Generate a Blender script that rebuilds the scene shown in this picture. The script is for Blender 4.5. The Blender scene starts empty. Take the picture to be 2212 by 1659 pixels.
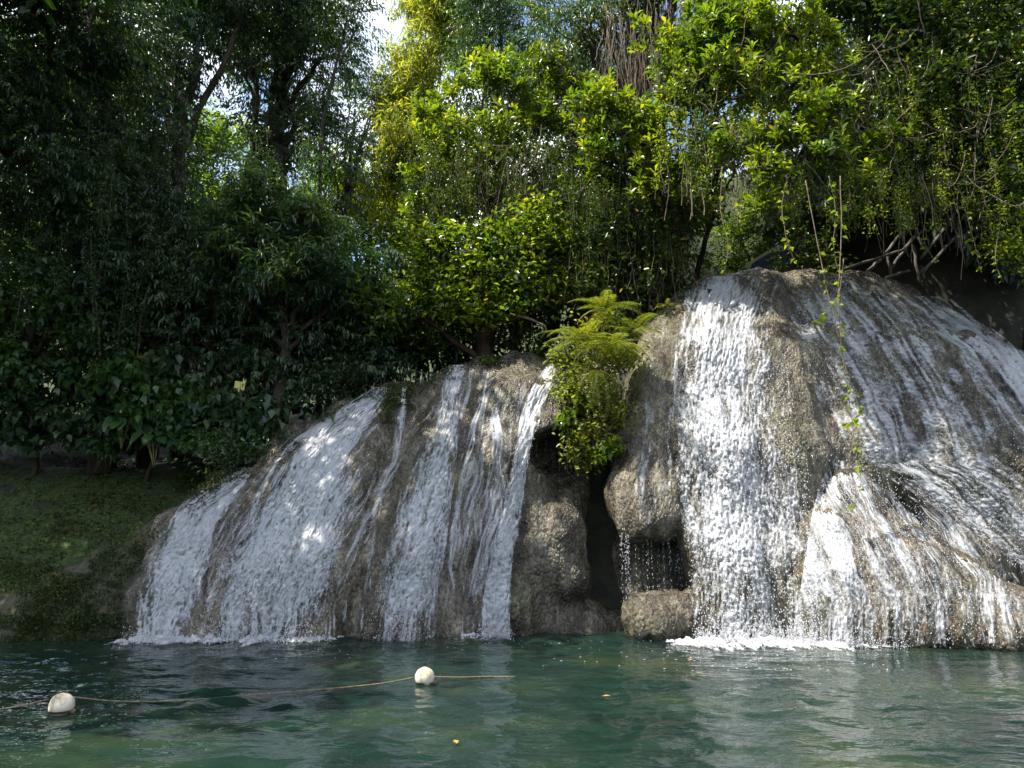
import bpy, math
import numpy as np
from mathutils import Vector
from mathutils.bvhtree import BVHTree

R = math.radians
scene = bpy.context.scene

# ------------------------------------------------------------------ camera
CAM_Z, PITCH, FPX = 1.6, 12.0, 1579.0          # FPX: focal length for a 2212-wide picture
cam_d = bpy.data.cameras.new('camera')
cam_d.sensor_width = 36.0
cam_d.lens = 36.0 * FPX / 2212.0
cam_d.clip_start = 0.05
cam_d.clip_end = 2000.0
cam = bpy.data.objects.new('camera', cam_d)
cam.location = (0, 0, CAM_Z)
cam.rotation_euler = (R(90 + PITCH), 0, 0)
scene.collection.objects.link(cam)
scene.camera = cam

# ------------------------------------------------------------------ sky and sun
TO_SUN = np.array([-0.50, -0.20, 0.84]); TO_SUN /= np.linalg.norm(TO_SUN)
world = bpy.data.worlds.new('World'); scene.world = world; world.use_nodes = True
nt = world.node_tree; nt.nodes.clear()
sky = nt.nodes.new('ShaderNodeTexSky'); sky.sky_type = 'NISHITA'; sky.sun_disc = False
sky.sun_elevation = math.asin(TO_SUN[2])
sky.sun_rotation = math.atan2(TO_SUN[0], TO_SUN[1])
sky.air_density = 1.0; sky.dust_density = 1.0
bg = nt.nodes.new('ShaderNodeBackground'); bg.inputs[1].default_value = 0.125
wo = nt.nodes.new('ShaderNodeOutputWorld')
tcw = nt.nodes.new('ShaderNodeTexCoord'); cl = nt.nodes.new('ShaderNodeTexNoise'); cl.inputs['Scale'].default_value = 3.5; cl.inputs['Detail'].default_value = 6
nt.links.new(tcw.outputs['Generated'], cl.inputs['Vector'])
cr = nt.nodes.new('ShaderNodeValToRGB'); cr.color_ramp.elements[0].position = 0.42; cr.color_ramp.elements[1].position = 0.62
nt.links.new(cl.outputs[0], cr.inputs[0])
cm = nt.nodes.new('ShaderNodeMix'); cm.data_type = 'RGBA'; cm.inputs[7].default_value = (9.0, 9.2, 9.6, 1)
nt.links.new(cr.outputs[0], cm.inputs[0]); nt.links.new(sky.outputs[0], cm.inputs[6])
nt.links.new(cm.outputs[2], bg.inputs[0]); nt.links.new(bg.outputs[0], wo.inputs[0])
sd = bpy.data.lights.new('sun', 'SUN'); sd.energy = 5.0; sd.angle = R(0.53); sd.color = (1.0, 0.93, 0.81)
sun = bpy.data.objects.new('sun', sd); scene.collection.objects.link(sun)
sun.rotation_euler = Vector(tuple(TO_SUN)).to_track_quat('Z', 'Y').to_euler()
sun.location = (-20, -8, 34)

vs = scene.view_settings
vs.view_transform = 'Standard'; vs.look = 'None'; vs.exposure = 1.3; vs.gamma = 1.0; vs.use_curve_mapping = False
cy = scene.cycles
cy.max_bounces = 6; cy.diffuse_bounces = 3; cy.glossy_bounces = 3; cy.transmission_bounces = 4
cy.caustics_reflective = False; cy.caustics_refractive = False
cy.sample_clamp_indirect = 4.0
cy.use_denoising = True
try:
    cy.denoiser = 'OPENIMAGEDENOISE'
except Exception:
    pass

# ------------------------------------------------------------------ helpers
COL = scene.collection
rng = np.random.default_rng(7)
SP, CP = math.sin(R(PITCH)), math.cos(R(PITCH))

def rays(x, y):
    """direction through picture point (2212 x 1659 picture), scaled so that its Y is 1"""
    a = (np.asarray(x, float) - 1106.0) / FPX
    b = (829.5 - np.asarray(y, float)) / FPX
    dy = CP - b * SP; dz = SP + b * CP
    return a / dy, dz / dy

def at(x, y, Y):
    a, c = rays(x, y)
    Y = np.asarray(Y, float)
    return np.stack([a * Y, Y + 0 * a, CAM_Z + c * Y], -1)

def on_water(x, y, z=0.0):
    a, c = rays(x, y)
    return at(x, y, (z - CAM_Z) / c)

def nrm(v):
    v = np.asarray(v, float)
    return v / np.maximum(np.linalg.norm(v, axis=-1, keepdims=True), 1e-9)

def lattice(ix, iy, iz, seed):
    h = (ix * 374761393 + iy * 668265263 + iz * 2147483647 + seed * 974711) & 0xffffffff
    h = ((h ^ (h >> 13)) * 1274126177) & 0xffffffff
    h = (h ^ (h >> 16)) & 0xffff
    return h / 32767.5 - 1.0

def vnoise(x, y, z=0.0, seed=0):
    x, y, z = np.broadcast_arrays(np.asarray(x, float), np.asarray(y, float), np.asarray(z, float))
    fx, fy, fz = np.floor(x), np.floor(y), np.floor(z)
    ix, iy, iz = fx.astype(np.int64), fy.astype(np.int64), fz.astype(np.int64)
    tx, ty, tz = x - fx, y - fy, z - fz
    tx, ty, tz = [t * t * (3 - 2 * t) for t in (tx, ty, tz)]
    out = 0
    for dx in (0, 1):
        for dy in (0, 1):
            for dz in (0, 1):
                w = (tx if dx else 1 - tx) * (ty if dy else 1 - ty) * (tz if dz else 1 - tz)
                out = out + w * lattice(ix + dx, iy + dy, iz + dz, seed)
    return out

def fbm(x, y, z=0.0, seed=0, octv=3, gain=0.5):
    o, a, f = 0, 1.0, 1.0
    for k in range(octv):
        o = o + a * vnoise(x * f, y * f, z * f, seed + 17 * k); a *= gain; f *= 2.03
    return o

def mesh_np(name, V, F, mat=None, smooth=False, tone=None, film=None):
    """F: (n,3) or (n,4) int array, or a list of such arrays"""
    Fs = F if isinstance(F, list) else [F]
    Fs = [np.asarray(f, np.int32) for f in Fs if len(f)]
    me = bpy.data.meshes.new(name)
    V = np.asarray(V, np.float32)
    me.vertices.add(len(V)); me.vertices.foreach_set('co', V.ravel())
    loops = np.concatenate([f.ravel() for f in Fs])
    tot = np.concatenate([np.full(len(f), f.shape[1], np.int32) for f in Fs])
    st = np.concatenate([[0], np.cumsum(tot)[:-1]]).astype(np.int32)
    me.loops.add(len(loops)); me.loops.foreach_set('vertex_index', loops)
    me.polygons.add(len(tot)); me.polygons.foreach_set('loop_start', st)
    try:
        me.polygons.foreach_set('loop_total', tot)
    except Exception:
        pass
    if smooth:
        me.polygons.foreach_set('use_smooth', np.ones(len(tot), bool))
    if tone is not None:
        at_ = me.attributes.new('tone', 'FLOAT', 'FACE')
        at_.data.foreach_set('value', np.asarray(tone, np.float32))
    if film is not None:
        af = me.attributes.new('film', 'FLOAT', 'POINT')
        af.data.foreach_set('value', np.asarray(film, np.float32))
    me.update(calc_edges=True)
    me.validate()
    if mat is not None:
        me.materials.append(mat)
    return me

def link(name, me, parent=None, loc=None):
    o = bpy.data.objects.new(name, me); COL.objects.link(o)
    if parent is not None:
        o.parent = parent
    if loc is not None:
        o.location = tuple(loc)
    return o

def tag(o, label=None, cat=None, group=None, kind=None):
    if label: o['label'] = label
    if cat: o['category'] = cat
    if group: o['group'] = group
    if kind: o['kind'] = kind
    return o

def empty(name, loc, label, cat, group=None):
    o = bpy.data.objects.new(name, None); COL.objects.link(o)
    o.location = tuple(loc); o.empty_display_size = 0.2
    return tag(o, label, cat, group)

def tube(P, rad, sides=6, cap=True):
    """tapered tube along polyline P; returns V, [quads, tris]"""
    P = np.asarray(P, float); n = len(P)
    rad = np.broadcast_to(np.asarray(rad, float), (n,))
    T = np.gradient(P, axis=0); T = nrm(T)
    up = np.where(np.abs(T[:, 2:3]) > 0.9, [[1.0, 0, 0]], [[0, 0, 1.0]])
    A = nrm(np.cross(T, up)); B = np.cross(T, A)
    for i in range(1, n):                               # keep the frame from flipping
        if (A[i] * A[i - 1]).sum() < 0:
            A[i] = -A[i]; B[i] = -B[i]
    th = np.arange(sides) * 2 * np.pi / sides
    V = P[:, None] + rad[:, None, None] * (np.cos(th)[None, :, None] * A[:, None] + np.sin(th)[None, :, None] * B[:, None])
    V = V.reshape(-1, 3)
    i = np.arange(n - 1)[:, None] * sides; j = np.arange(sides)[None]; k = (j + 1) % sides
    Q = np.stack([i + j, i + k, i + sides + k, i + sides + j], -1).reshape(-1, 4)
    T3 = np.zeros((0, 3), int)
    if cap:
        V = np.vstack([V, P[0], P[-1]]); c0 = n * sides
        jj = np.arange(sides); kk = (jj + 1) % sides
        T3 = np.vstack([np.stack([kk, jj, np.full(sides, c0)], -1), np.stack([(n - 1) * sides + jj, (n - 1) * sides + kk, np.full(sides, c0 + 1)], -1)])
    return V, Q, T3

def tubes(lst):
    Vs, Qs, Ts, o = [], [], [], 0
    for V, Q, T3 in lst:
        Vs.append(V); Qs.append(Q + o); Ts.append(T3 + o); o += len(V)
    return np.vstack(Vs), [np.vstack(Qs), np.vstack(Ts)]

def smooth_path(P, n):
    """Catmull-Rom through control points"""
    P = np.asarray(P, float)
    if len(P) == 2:
        t = np.linspace(0, 1, n)[:, None]; return P[0] * (1 - t) + P[1] * t
    Q = np.vstack([2 * P[0] - P[1], P, 2 * P[-1] - P[-2]])
    u = np.linspace(0, len(P) - 1 - 1e-6, n); i = u.astype(int); t = (u - i)[:, None]
    a, b, c, d = Q[i], Q[i + 1], Q[i + 2], Q[i + 3]
    return 0.5 * (2 * b + (c - a) * t + (2 * a - 5 * b + 4 * c - d) * t ** 2 + (3 * b - a - 3 * c + d) * t ** 3)

# ------------------------------------------------------------------ materials
def new_mat(name):
    m = bpy.data.materials.new(name); m.use_nodes = True
    n = m.node_tree; n.nodes.clear()
    out = n.nodes.new('ShaderNodeOutputMaterial')
    return m, n, out

def N(n, typ, **kw):
    nd = n.nodes.new(typ)
    for k, v in kw.items():
        if k.startswith('i_'):
            key = k[2:].replace('_', ' ')
            nd.inputs[key].default_value = v
        else:
            setattr(nd, k, v)
    return nd

def ramp(n, fac, stops):
    r = n.nodes.new('ShaderNodeValToRGB')
    el = r.color_ramp.elements
    while len(el) < len(stops): el.new(0.5)
    for e, (p, c) in zip(el, stops):
        e.position = p; e.color = (*c, 1) if len(c) == 3 else c
    n.links.new(fac, r.inputs[0])
    return r.outputs[0]

def mixc(n, fac, a, b, mode='MIX'):
    m = n.nodes.new('ShaderNodeMix'); m.data_type = 'RGBA'; m.blend_type = mode
    for sock, v in ((m.inputs[0], fac), (m.inputs[6], a), (m.inputs[7], b)):
        if hasattr(v, 'is_output'): n.links.new(v, sock)
        elif isinstance(v, (int, float)): sock.default_value = v
        else: sock.default_value = (*v, 1)
    return m.outputs[2]

def leaf_mat(name, c_dark, c_mid, c_light, trans=0.4, rough=0.38, tcol=None, spec=0.5, yellow=0.0):
    m, n, out = new_mat(name)
    at_ = N(n, 'ShaderNodeAttribute', attribute_name='tone')
    stops = [(0.0, c_dark), (0.5, c_mid), (0.93, c_light)]
    if yellow: stops.append((1.0, (0.32, 0.25, 0.02)))
    col = ramp(n, at_.outputs['Fac'], stops)
    geo = N(n, 'ShaderNodeNewGeometry')
    no = N(n, 'ShaderNodeTexNoise', i_Scale=0.9, i_Detail=2.0)
    n.links.new(geo.outputs['Position'], no.inputs['Vector'])
    hue = ramp(n, no.outputs[0], [(0.35, (0.75, 0.85, 0.9)), (0.65, (1.2, 1.1, 0.85))])
    col2 = mixc(n, 1.0, col, hue, 'MULTIPLY')
    p = N(n, 'ShaderNodeBsdfPrincipled', i_Roughness=rough)
    p.inputs['Specular IOR Level'].default_value = spec
    n.links.new(col2, p.inputs['Base Color'])
    tr = N(n, 'ShaderNodeBsdfTranslucent')
    tc = mixc(n, 1.0, col2, tcol or (1.7, 1.75, 0.55), 'MULTIPLY')
    n.links.new(tc, tr.inputs[0])
    mx = N(n, 'ShaderNodeMixShader'); mx.inputs[0].default_value = trans
    n.links.new(p.outputs[0], mx.inputs[1]); n.links.new(tr.outputs[0], mx.inputs[2])
    n.links.new(mx.outputs[0], out.inputs[0])
    return m

def simple_mat(name, c1, c2, scale=8.0, rough=0.7, bump=0.3, stretch=(1, 1, 1), detail=5.0, spec=0.4, dist=0.02, lo=0.35, hi=0.65):
    m, n, out = new_mat(name)
    tc = N(n, 'ShaderNodeTexCoord'); mp = N(n, 'ShaderNodeMapping'); mp.inputs['Scale'].default_value = stretch
    n.links.new(tc.outputs['Object'], mp.inputs[0])
    no = N(n, 'ShaderNodeTexNoise', i_Scale=scale, i_Detail=detail, i_Roughness=0.65)
    n.links.new(mp.outputs[0], no.inputs['Vector'])
    col = ramp(n, no.outputs[0], [(lo, c1), (hi, c2)])
    p = N(n, 'ShaderNodeBsdfPrincipled', i_Roughness=rough)
    p.inputs['Specular IOR Level'].default_value = spec
    n.links.new(col, p.inputs['Base Color'])
    b = N(n, 'ShaderNodeBump', i_Strength=bump, i_Distance=dist)
    n.links.new(no.outputs[0], b.inputs['Height']); n.links.new(b.outputs[0], p.inputs['Normal'])
    n.links.new(p.outputs[0], out.inputs[0])
    return m

def rock_material(rust=False):
    m, n, out = new_mat('rusty_travertine' if rust else 'wet_travertine')
    geo = N(n, 'ShaderNodeNewGeometry'); pos = geo.outputs['Position']
    mp = N(n, 'ShaderNodeMapping'); mp.inputs['Scale'].default_value = (1, 1, 0.25); n.links.new(pos, mp.inputs[0])
    streak = N(n, 'ShaderNodeTexNoise', i_Scale=3.2, i_Detail=5.0, i_Roughness=0.6); n.links.new(mp.outputs[0], streak.inputs['Vector'])
    big = N(n, 'ShaderNodeTexNoise', i_Scale=0.9, i_Detail=4.0, i_Roughness=0.6); n.links.new(pos, big.inputs['Vector'])
    fine = N(n, 'ShaderNodeTexNoise', i_Scale=26.0, i_Detail=3.0, i_Roughness=0.7); n.links.new(pos, fine.inputs['Vector'])
    mpv = N(n, 'ShaderNodeMapping'); mpv.inputs['Scale'].default_value = (1, 1, 0.6); n.links.new(pos, mpv.inputs[0])
    vor = N(n, 'ShaderNodeTexNoise', i_Scale=17.0, i_Detail=6.0, i_Roughness=0.8); n.links.new(mpv.outputs[0], vor.inputs['Vector'])
    base = ramp(n, streak.outputs[0], [(0.30, (0.036, 0.032, 0.024)), (0.47, (0.090, 0.080, 0.060)), (0.66, (0.19, 0.174, 0.138))])
    mossy = ramp(n, big.outputs[0], [(0.50, (0, 0, 0)), (0.68, (1, 1, 1))])
    c = mixc(n, mossy, base, (0.092, 0.090, 0.050))
    if rust:
        mr = N(n, 'ShaderNodeMapping'); mr.inputs['Scale'].default_value = (1, 1, 0.3); n.links.new(pos, mr.inputs[0])
        rn = N(n, 'ShaderNodeTexNoise', i_Scale=7.0, i_Detail=5.0, i_Roughness=0.7); n.links.new(mr.outputs[0], rn.inputs['Vector'])
        c = mixc(n, ramp(n, rn.outputs[0], [(0.50, (0, 0, 0)), (0.66, (0.7, 0.7, 0.7))]), c, (0.14, 0.075, 0.028))
    mst = N(n, 'ShaderNodeMapping'); mst.inputs['Scale'].default_value = (1, 1, 0.35); n.links.new(pos, mst.inputs[0])
    stn = N(n, 'ShaderNodeTexNoise', i_Scale=1.7, i_Detail=6.0, i_Roughness=0.7); n.links.new(mst.outputs[0], stn.inputs['Vector'])
    c = mixc(n, 1.0, c, ramp(n, stn.outputs[0], [(0.38, (0.35, 0.33, 0.28)), (0.52, (1.0, 1.0, 1.0)), (0.66, (1.4, 1.38, 1.34))]), 'MULTIPLY')
    brown = ramp(n, fine.outputs[0], [(0.58, (0, 0, 0)), (0.75, (1, 1, 1))])
    c = mixc(n, brown, c, (0.13, 0.09, 0.05))
    c = mixc(n, 0.8, c, ramp(n, vor.outputs[0], [(0.32, (0.45, 0.44, 0.42)), (0.66, (1.45, 1.42, 1.36))]), 'MULTIPLY')
    cell = N(n, 'ShaderNodeTexVoronoi', i_Scale=25.0); n.links.new(mpv.outputs[0], cell.inputs['Vector'])
    sepc = N(n, 'ShaderNodeSeparateColor'); n.links.new(cell.outputs['Color'], sepc.inputs[0])
    c = mixc(n, 0.75, c, ramp(n, sepc.outputs[0], [(0.0, (0.5, 0.48, 0.45)), (0.6, (1.0, 1.0, 1.0)), (1.0, (1.8, 1.75, 1.65))]), 'MULTIPLY')
    p = N(n, 'ShaderNodeBsdfPrincipled')
    n.links.new(c, p.inputs['Base Color'])
    ro = ramp(n, fine.outputs[0], [(0.3, (0.13,) * 3), (0.7, (0.36,) * 3)]); n.links.new(ro, p.inputs['Roughness'])
    b1 = N(n, 'ShaderNodeBump', i_Strength=0.8, i_Distance=0.06); n.links.new(vor.outputs[0], b1.inputs['Height'])
    b2 = N(n, 'ShaderNodeBump', i_Strength=0.6, i_Distance=0.06); n.links.new(streak.outputs[0], b2.inputs['Height']); b3 = N(n, 'ShaderNodeBump', i_Strength=0.8, i_Distance=0.035); b3.invert = True; n.links.new(cell.outputs['Distance'], b3.inputs['Height']); n.links.new(b1.outputs[0], b3.inputs['Normal']); n.links.new(b3.outputs[0], b2.inputs['Normal'])
    n.links.new(b2.outputs[0], p.inputs['Normal'])
    n.links.new(p.outputs[0], out.inputs[0])
    return m

def white_water_material():
    m, n, out = new_mat('white_water')
    geo = N(n, 'ShaderNodeNewGeometry')
    no = N(n, 'ShaderNodeTexNoise', i_Scale=22.0, i_Detail=3.0); n.links.new(geo.outputs['Position'], no.inputs['Vector'])
    col = ramp(n, no.outputs[0], [(0.3, (0.40, 0.425, 0.46)), (0.62, (0.66, 0.67, 0.69))])
    p = N(n, 'ShaderNodeBsdfPrincipled', i_Roughness=0.16); p.inputs['IOR'].default_value = 1.33
    n.links.new(col, p.inputs['Base Color'])
    b = N(n, 'ShaderNodeBump', i_Strength=0.5, i_Distance=0.02); n.links.new(no.outputs[0], b.inputs['Height']); n.links.new(b.outputs[0], p.inputs['Normal'])
    tr = N(n, 'ShaderNodeBsdfTranslucent'); tr.inputs[0].default_value = (0.62, 0.65, 0.69, 1)
    mx = N(n, 'ShaderNodeMixShader'); mx.inputs[0].default_value = 0.3
    n.links.new(p.outputs[0], mx.inputs[1]); n.links.new(tr.outputs[0], mx.inputs[2])
    fa = N(n, 'ShaderNodeAttribute', attribute_name='film')
    ts = N(n, 'ShaderNodeBsdfTransparent')
    m2 = N(n, 'ShaderNodeMixShader'); n.links.new(fa.outputs['Fac'], m2.inputs[0])
    n.links.new(mx.outputs[0], m2.inputs[1]); n.links.new(ts.outputs[0], m2.inputs[2])
    n.links.new(m2.outputs[0], out.inputs[0])
    return m

def pool_material():
    m, n, out = new_mat('pool_water')
    geo = N(n, 'ShaderNodeNewGeometry'); pos = geo.outputs['Position']
    big = N(n, 'ShaderNodeTexNoise', i_Scale=0.55, i_Detail=4.0, i_Roughness=0.55); n.links.new(pos, big.inputs['Vector'])
    col = ramp(n, big.outputs[0], [(0.34, (0.004, 0.013, 0.011)), (0.52, (0.009, 0.022, 0.016)), (0.75, (0.028, 0.042, 0.018))])
    mp = N(n, 'ShaderNodeMapping'); mp.inputs['Scale'].default_value = (1, 1.5, 1); n.links.new(pos, mp.inputs[0])
    no = N(n, 'ShaderNodeTexNoise', i_Scale=5.0, i_Detail=2.5, i_Roughness=0.5); n.links.new(mp.outputs[0], no.inputs['Vector'])
    b = N(n, 'ShaderNodeBump', i_Strength=0.5, i_Distance=0.04); n.links.new(no.outputs[0], b.inputs['Height'])
    p = N(n, 'ShaderNodeBsdfPrincipled', i_Roughness=0.03); p.inputs['IOR'].default_value = 1.333
    p.inputs['Specular IOR Level'].default_value = 0.5
    n.links.new(col, p.inputs['Base Color']); n.links.new(b.outputs[0], p.inputs['Normal'])
    n.links.new(p.outputs[0], out.inputs[0])
    return m

M = {}
M['rock'] = rock_material()
M['rustrock'] = rock_material(True)
M['white'] = white_water_material()
M['pool'] = pool_material()
M['mossrock'] = simple_mat('mossy_rock', (0.026, 0.030, 0.010), (0.075, 0.066, 0.038), 3.0, 0.75, 0.7, dist=0.06)
M['soil'] = simple_mat('damp_soil', (0.008, 0.009, 0.006), (0.028, 0.026, 0.015), 3.0, 0.9, 0.8, dist=0.1)
def add_moss_to_soil():
    m = M['soil']; n = m.node_tree
    p = [x for x in n.nodes if x.type == 'BSDF_PRINCIPLED'][0]
    old = p.inputs['Base Color'].links[0].from_socket
    geo = N(n, 'ShaderNodeNewGeometry'); sx = N(n, 'ShaderNodeSeparateXYZ'); n.links.new(geo.outputs['Position'], sx.inputs[0])
    no = N(n, 'ShaderNodeTexNoise', i_Scale=1.6, i_Detail=5.0, i_Roughness=0.7); n.links.new(geo.outputs['Position'], no.inputs['Vector'])
    mx = N(n, 'ShaderNodeMapRange'); mx.inputs['From Min'].default_value = -3.5; mx.inputs['From Max'].default_value = -5.0; n.links.new(sx.outputs[0], mx.inputs[0])
    my = N(n, 'ShaderNodeMapRange'); my.inputs['From Min'].default_value = 17.5; my.inputs['From Max'].default_value = 16.0; n.links.new(sx.outputs[1], my.inputs[0])
    a = N(n, 'ShaderNodeMath', operation='MULTIPLY'); n.links.new(mx.outputs[0], a.inputs[0]); n.links.new(my.outputs[0], a.inputs[1])
    r_ = ramp(n, no.outputs[0], [(0.32, (0, 0, 0)), (0.5, (1, 1, 1))])
    b = N(n, 'ShaderNodeMath', operation='MULTIPLY'); n.links.new(a.outputs[0], b.inputs[0]); n.links.new(r_, b.inputs[1])
    fine = N(n, 'ShaderNodeTexNoise', i_Scale=14.0, i_Detail=4.0); n.links.new(geo.outputs['Position'], fine.inputs['Vector'])
    g = ramp(n, fine.outputs[0], [(0.32, (0.014, 0.020, 0.006)), (0.5, (0.026, 0.046, 0.008)), (0.68, (0.06, 0.10, 0.016))])
    far = N(n, 'ShaderNodeMapRange'); far.inputs['From Min'].default_value = 19; far.inputs['From Max'].default_value = 24; n.links.new(sx.outputs[1], far.inputs[0])
    gf = ramp(n, no.outputs[0], [(0.35, (0.012, 0.022, 0.006)), (0.65, (0.04, 0.06, 0.012))])
    n.links.new(mixc(n, far.outputs[0], mixc(n, b.outputs[0], old, g), gf), p.inputs['Base Color'])
add_moss_to_soil()
M['moss'] = leaf_mat('moss_leaf', (0.016, 0.030, 0.005), (0.036, 0.062, 0.010), (0.10, 0.12, 0.025), 0.3, 0.6)
M['bark'] = simple_mat('bark', (0.014, 0.011, 0.008), (0.06, 0.046, 0.033), 6.0, 0.85, 0.9, (1, 1, 0.25), dist=0.05)
M['redbark'] = simple_mat('red_bark', (0.012, 0.007, 0.005), (0.048, 0.024, 0.015), 7.0, 0.85, 0.9, (1, 1, 0.3), dist=0.05)
M['stem'] = simple_mat('vine_stem', (0.05, 0.038, 0.022), (0.17, 0.13, 0.085), 9.0, 0.8, 0.4)
M['greenstem'] = simple_mat('green_stem', (0.12, 0.13, 0.04), (0.26, 0.24, 0.09), 9.0, 0.6, 0.2)
M['rosette'] = leaf_mat('glossy_rosette_leaf', (0.028, 0.055, 0.010), (0.096, 0.148, 0.018), (0.21, 0.24, 0.03), 0.5, 0.27, tcol=(2.1, 2.1, .5), yellow=1)
M['rosette_dk'] = leaf_mat('deep_green_leaf', (0.018, 0.036, 0.010), (0.045, 0.080, 0.018), (0.10, 0.14, 0.03), 0.4, 0.30, yellow=1)
M['shade'] = leaf_mat('haze_tinted_forest_leaf', (0.018, 0.042, 0.022), (0.042, 0.085, 0.042), (0.08, 0.14, 0.06), 0.38, 0.34)  # bluish lift of the left-hand haze is put into this leaf colour
M['mango'] = leaf_mat('narrow_leaf', (0.024, 0.052, 0.030), (0.055, 0.10, 0.055), (0.105, 0.165, 0.08), 0.38, 0.33)
M['broad'] = leaf_mat('broad_leaf', (0.018, 0.05, 0.018), (0.045, 0.105, 0.035), (0.09, 0.16, 0.05), 0.38, 0.38)
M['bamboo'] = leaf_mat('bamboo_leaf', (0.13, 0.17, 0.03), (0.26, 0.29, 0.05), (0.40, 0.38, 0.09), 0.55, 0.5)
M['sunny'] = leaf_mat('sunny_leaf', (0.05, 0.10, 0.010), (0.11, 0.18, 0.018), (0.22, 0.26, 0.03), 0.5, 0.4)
M['fern'] = leaf_mat('fern_leaf', (0.06, 0.09, 0.015), (0.17, 0.20, 0.035), (0.30, 0.30, 0.08), 0.45, 0.42)
M['culm'] = simple_mat('bamboo_culm', (0.08, 0.09, 0.02), (0.20, 0.19, 0.06), 3.0, 0.5, 0.1)
M['pole'] = simple_mat('weathered_pole', (0.04, 0.034, 0.027), (0.12, 0.105, 0.085), 8.0, 0.8, 0.4, (1, 1, 0.3))
M['buoy'] = simple_mat('weathered_foam', (0.22, 0.17, 0.09), (0.52, 0.48, 0.38), 9.0, 0.7, 0.5, dist=0.01, lo=0.34, hi=0.52)
M['algae'] = simple_mat('algae_band', (0.02, 0.018, 0.008), (0.11, 0.09, 0.03), 14.0, 0.6, 0.4)
M['rope'] = simple_mat('old_rope', (0.08, 0.06, 0.03), (0.24, 0.19, 0.11), 30.0, 0.9, 0.5)
M['yellow'] = simple_mat('faded_yellow_board', (0.40, 0.38, 0.10), (0.55, 0.52, 0.17), 7.0, 0.6, 0.2)
M['brownmark'] = simple_mat('brown_mark', (0.09, 0.06, 0.02), (0.16, 0.11, 0.04), 9.0, 0.8, 0.2)
M['blue'] = simple_mat('dark_blue_paint', (0.018, 0.03, 0.075), (0.03, 0.05, 0.11), 4.0, 0.5, 0.1)
M['cream'] = simple_mat('cream_paint', (0.42, 0.38, 0.25), (0.55, 0.50, 0.34), 5.0, 0.6, 0.1)

# ------------------------------------------------------------------ ground
def sstep(x, a, b):
    t = np.clip((x - a) / (b - a), 0, 1); return t * t * (3 - 2 * t)

RIMX = [-40, -14, -10, -8, -6.6, -5.5, -4, -2.5, 0.5, 2, 3, 4, 6, 8, 10, 14, 40]
RIMZ = [4.0, 2.6, 2.3, 2.3, 2.5, 2.9, 3.4, 4.0, 4.7, 4.9, 5.9, 6.4, 6.6, 5.6, 5.0, 7.0, 10]
def ground_z(X, Y):
    X, Y = np.broadcast_arrays(np.asarray(X, float), np.asarray(Y, float))
    rim = np.interp(X, RIMX, RIMZ)
    # behind the falls
    z_fall = -1.4 + (rim + 1.4) * sstep(Y, 13.5, 15.3)
    # left bank: a step at the water, then a mossy slope
    low = np.interp(X, [-14, -9, -8, -6.9, -6.2], [0.6, 0.62, 0.75, 1.15, 1.5])
    z_bank = -1.4 + (low + 1.4) * sstep(Y, 12.9, 13.7) + (rim - low + 0.6) * sstep(Y, 13.3, 16.8)
    w = sstep(X, -6.5, -5.7)
    z = z_bank * (1 - w) + z_fall * w
    # land left of the pool and right of the falls, and behind the viewer
    side = np.maximum(sstep(-X, 9.6, 11.2), sstep(X, 10.6, 12.5))
    side = np.maximum(side, sstep(-Y, 9.0, 11.0))
    zs = 1.0 + 0.12 * np.maximum(np.abs(X) - 10, 0) + 0.05 * np.maximum(-Y - 10, 0)
    z = np.maximum(z, np.where(side > 0, -1.4 + (zs + 1.4) * side, -1.4))
    back = np.maximum(Y - 16, 0)
    z = z + np.where(X < 3, 0.34, 0.10) * np.minimum(back, 14) + 0.26 * np.clip(back - 14, 0, 80)
    # steep shaded cliff at the right, above the falls
    z = z + 7.5 * sstep(X + 0.45 * (Y - 17), 8.0, 10.5) * sstep(Y, 16.2, 18.4)
    z = z + 0.12 * fbm(X * 0.8, Y * 0.8, 0, 5, 3) * sstep(Y, 12.3, 14)
    return z

gx = np.unique(np.concatenate([np.linspace(-900, -60, 15), np.linspace(-60, -14, 24), np.linspace(-14, 14, 101), np.linspace(14, 60, 24), np.linspace(60, 900, 15)]))
gy = np.unique(np.concatenate([np.linspace(-900, -40, 12), np.linspace(-40, 10, 34), np.linspace(10, 24, 71), np.linspace(24, 70, 24), np.linspace(70, 900, 15)]))
GX, GY = np.meshgrid(gx, gy)
def grid_faces(nr, nc):
    i = np.arange(nr - 1)[:, None] * nc + np.arange(nc - 1)[None]
    return np.stack([i, i + 1, i + nc + 1, i + nc], -1).reshape(-1, 4)
GV = np.stack([GX, GY, ground_z(GX, GY)], -1).reshape(-1, 3)
GF = grid_faces(len(gy), len(gx))
tag(link('ground', mesh_np('ground', GV, GF, M['soil'], True)), 'dark damp ground of the wooded slope', 'ground', kind='structure')

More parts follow.
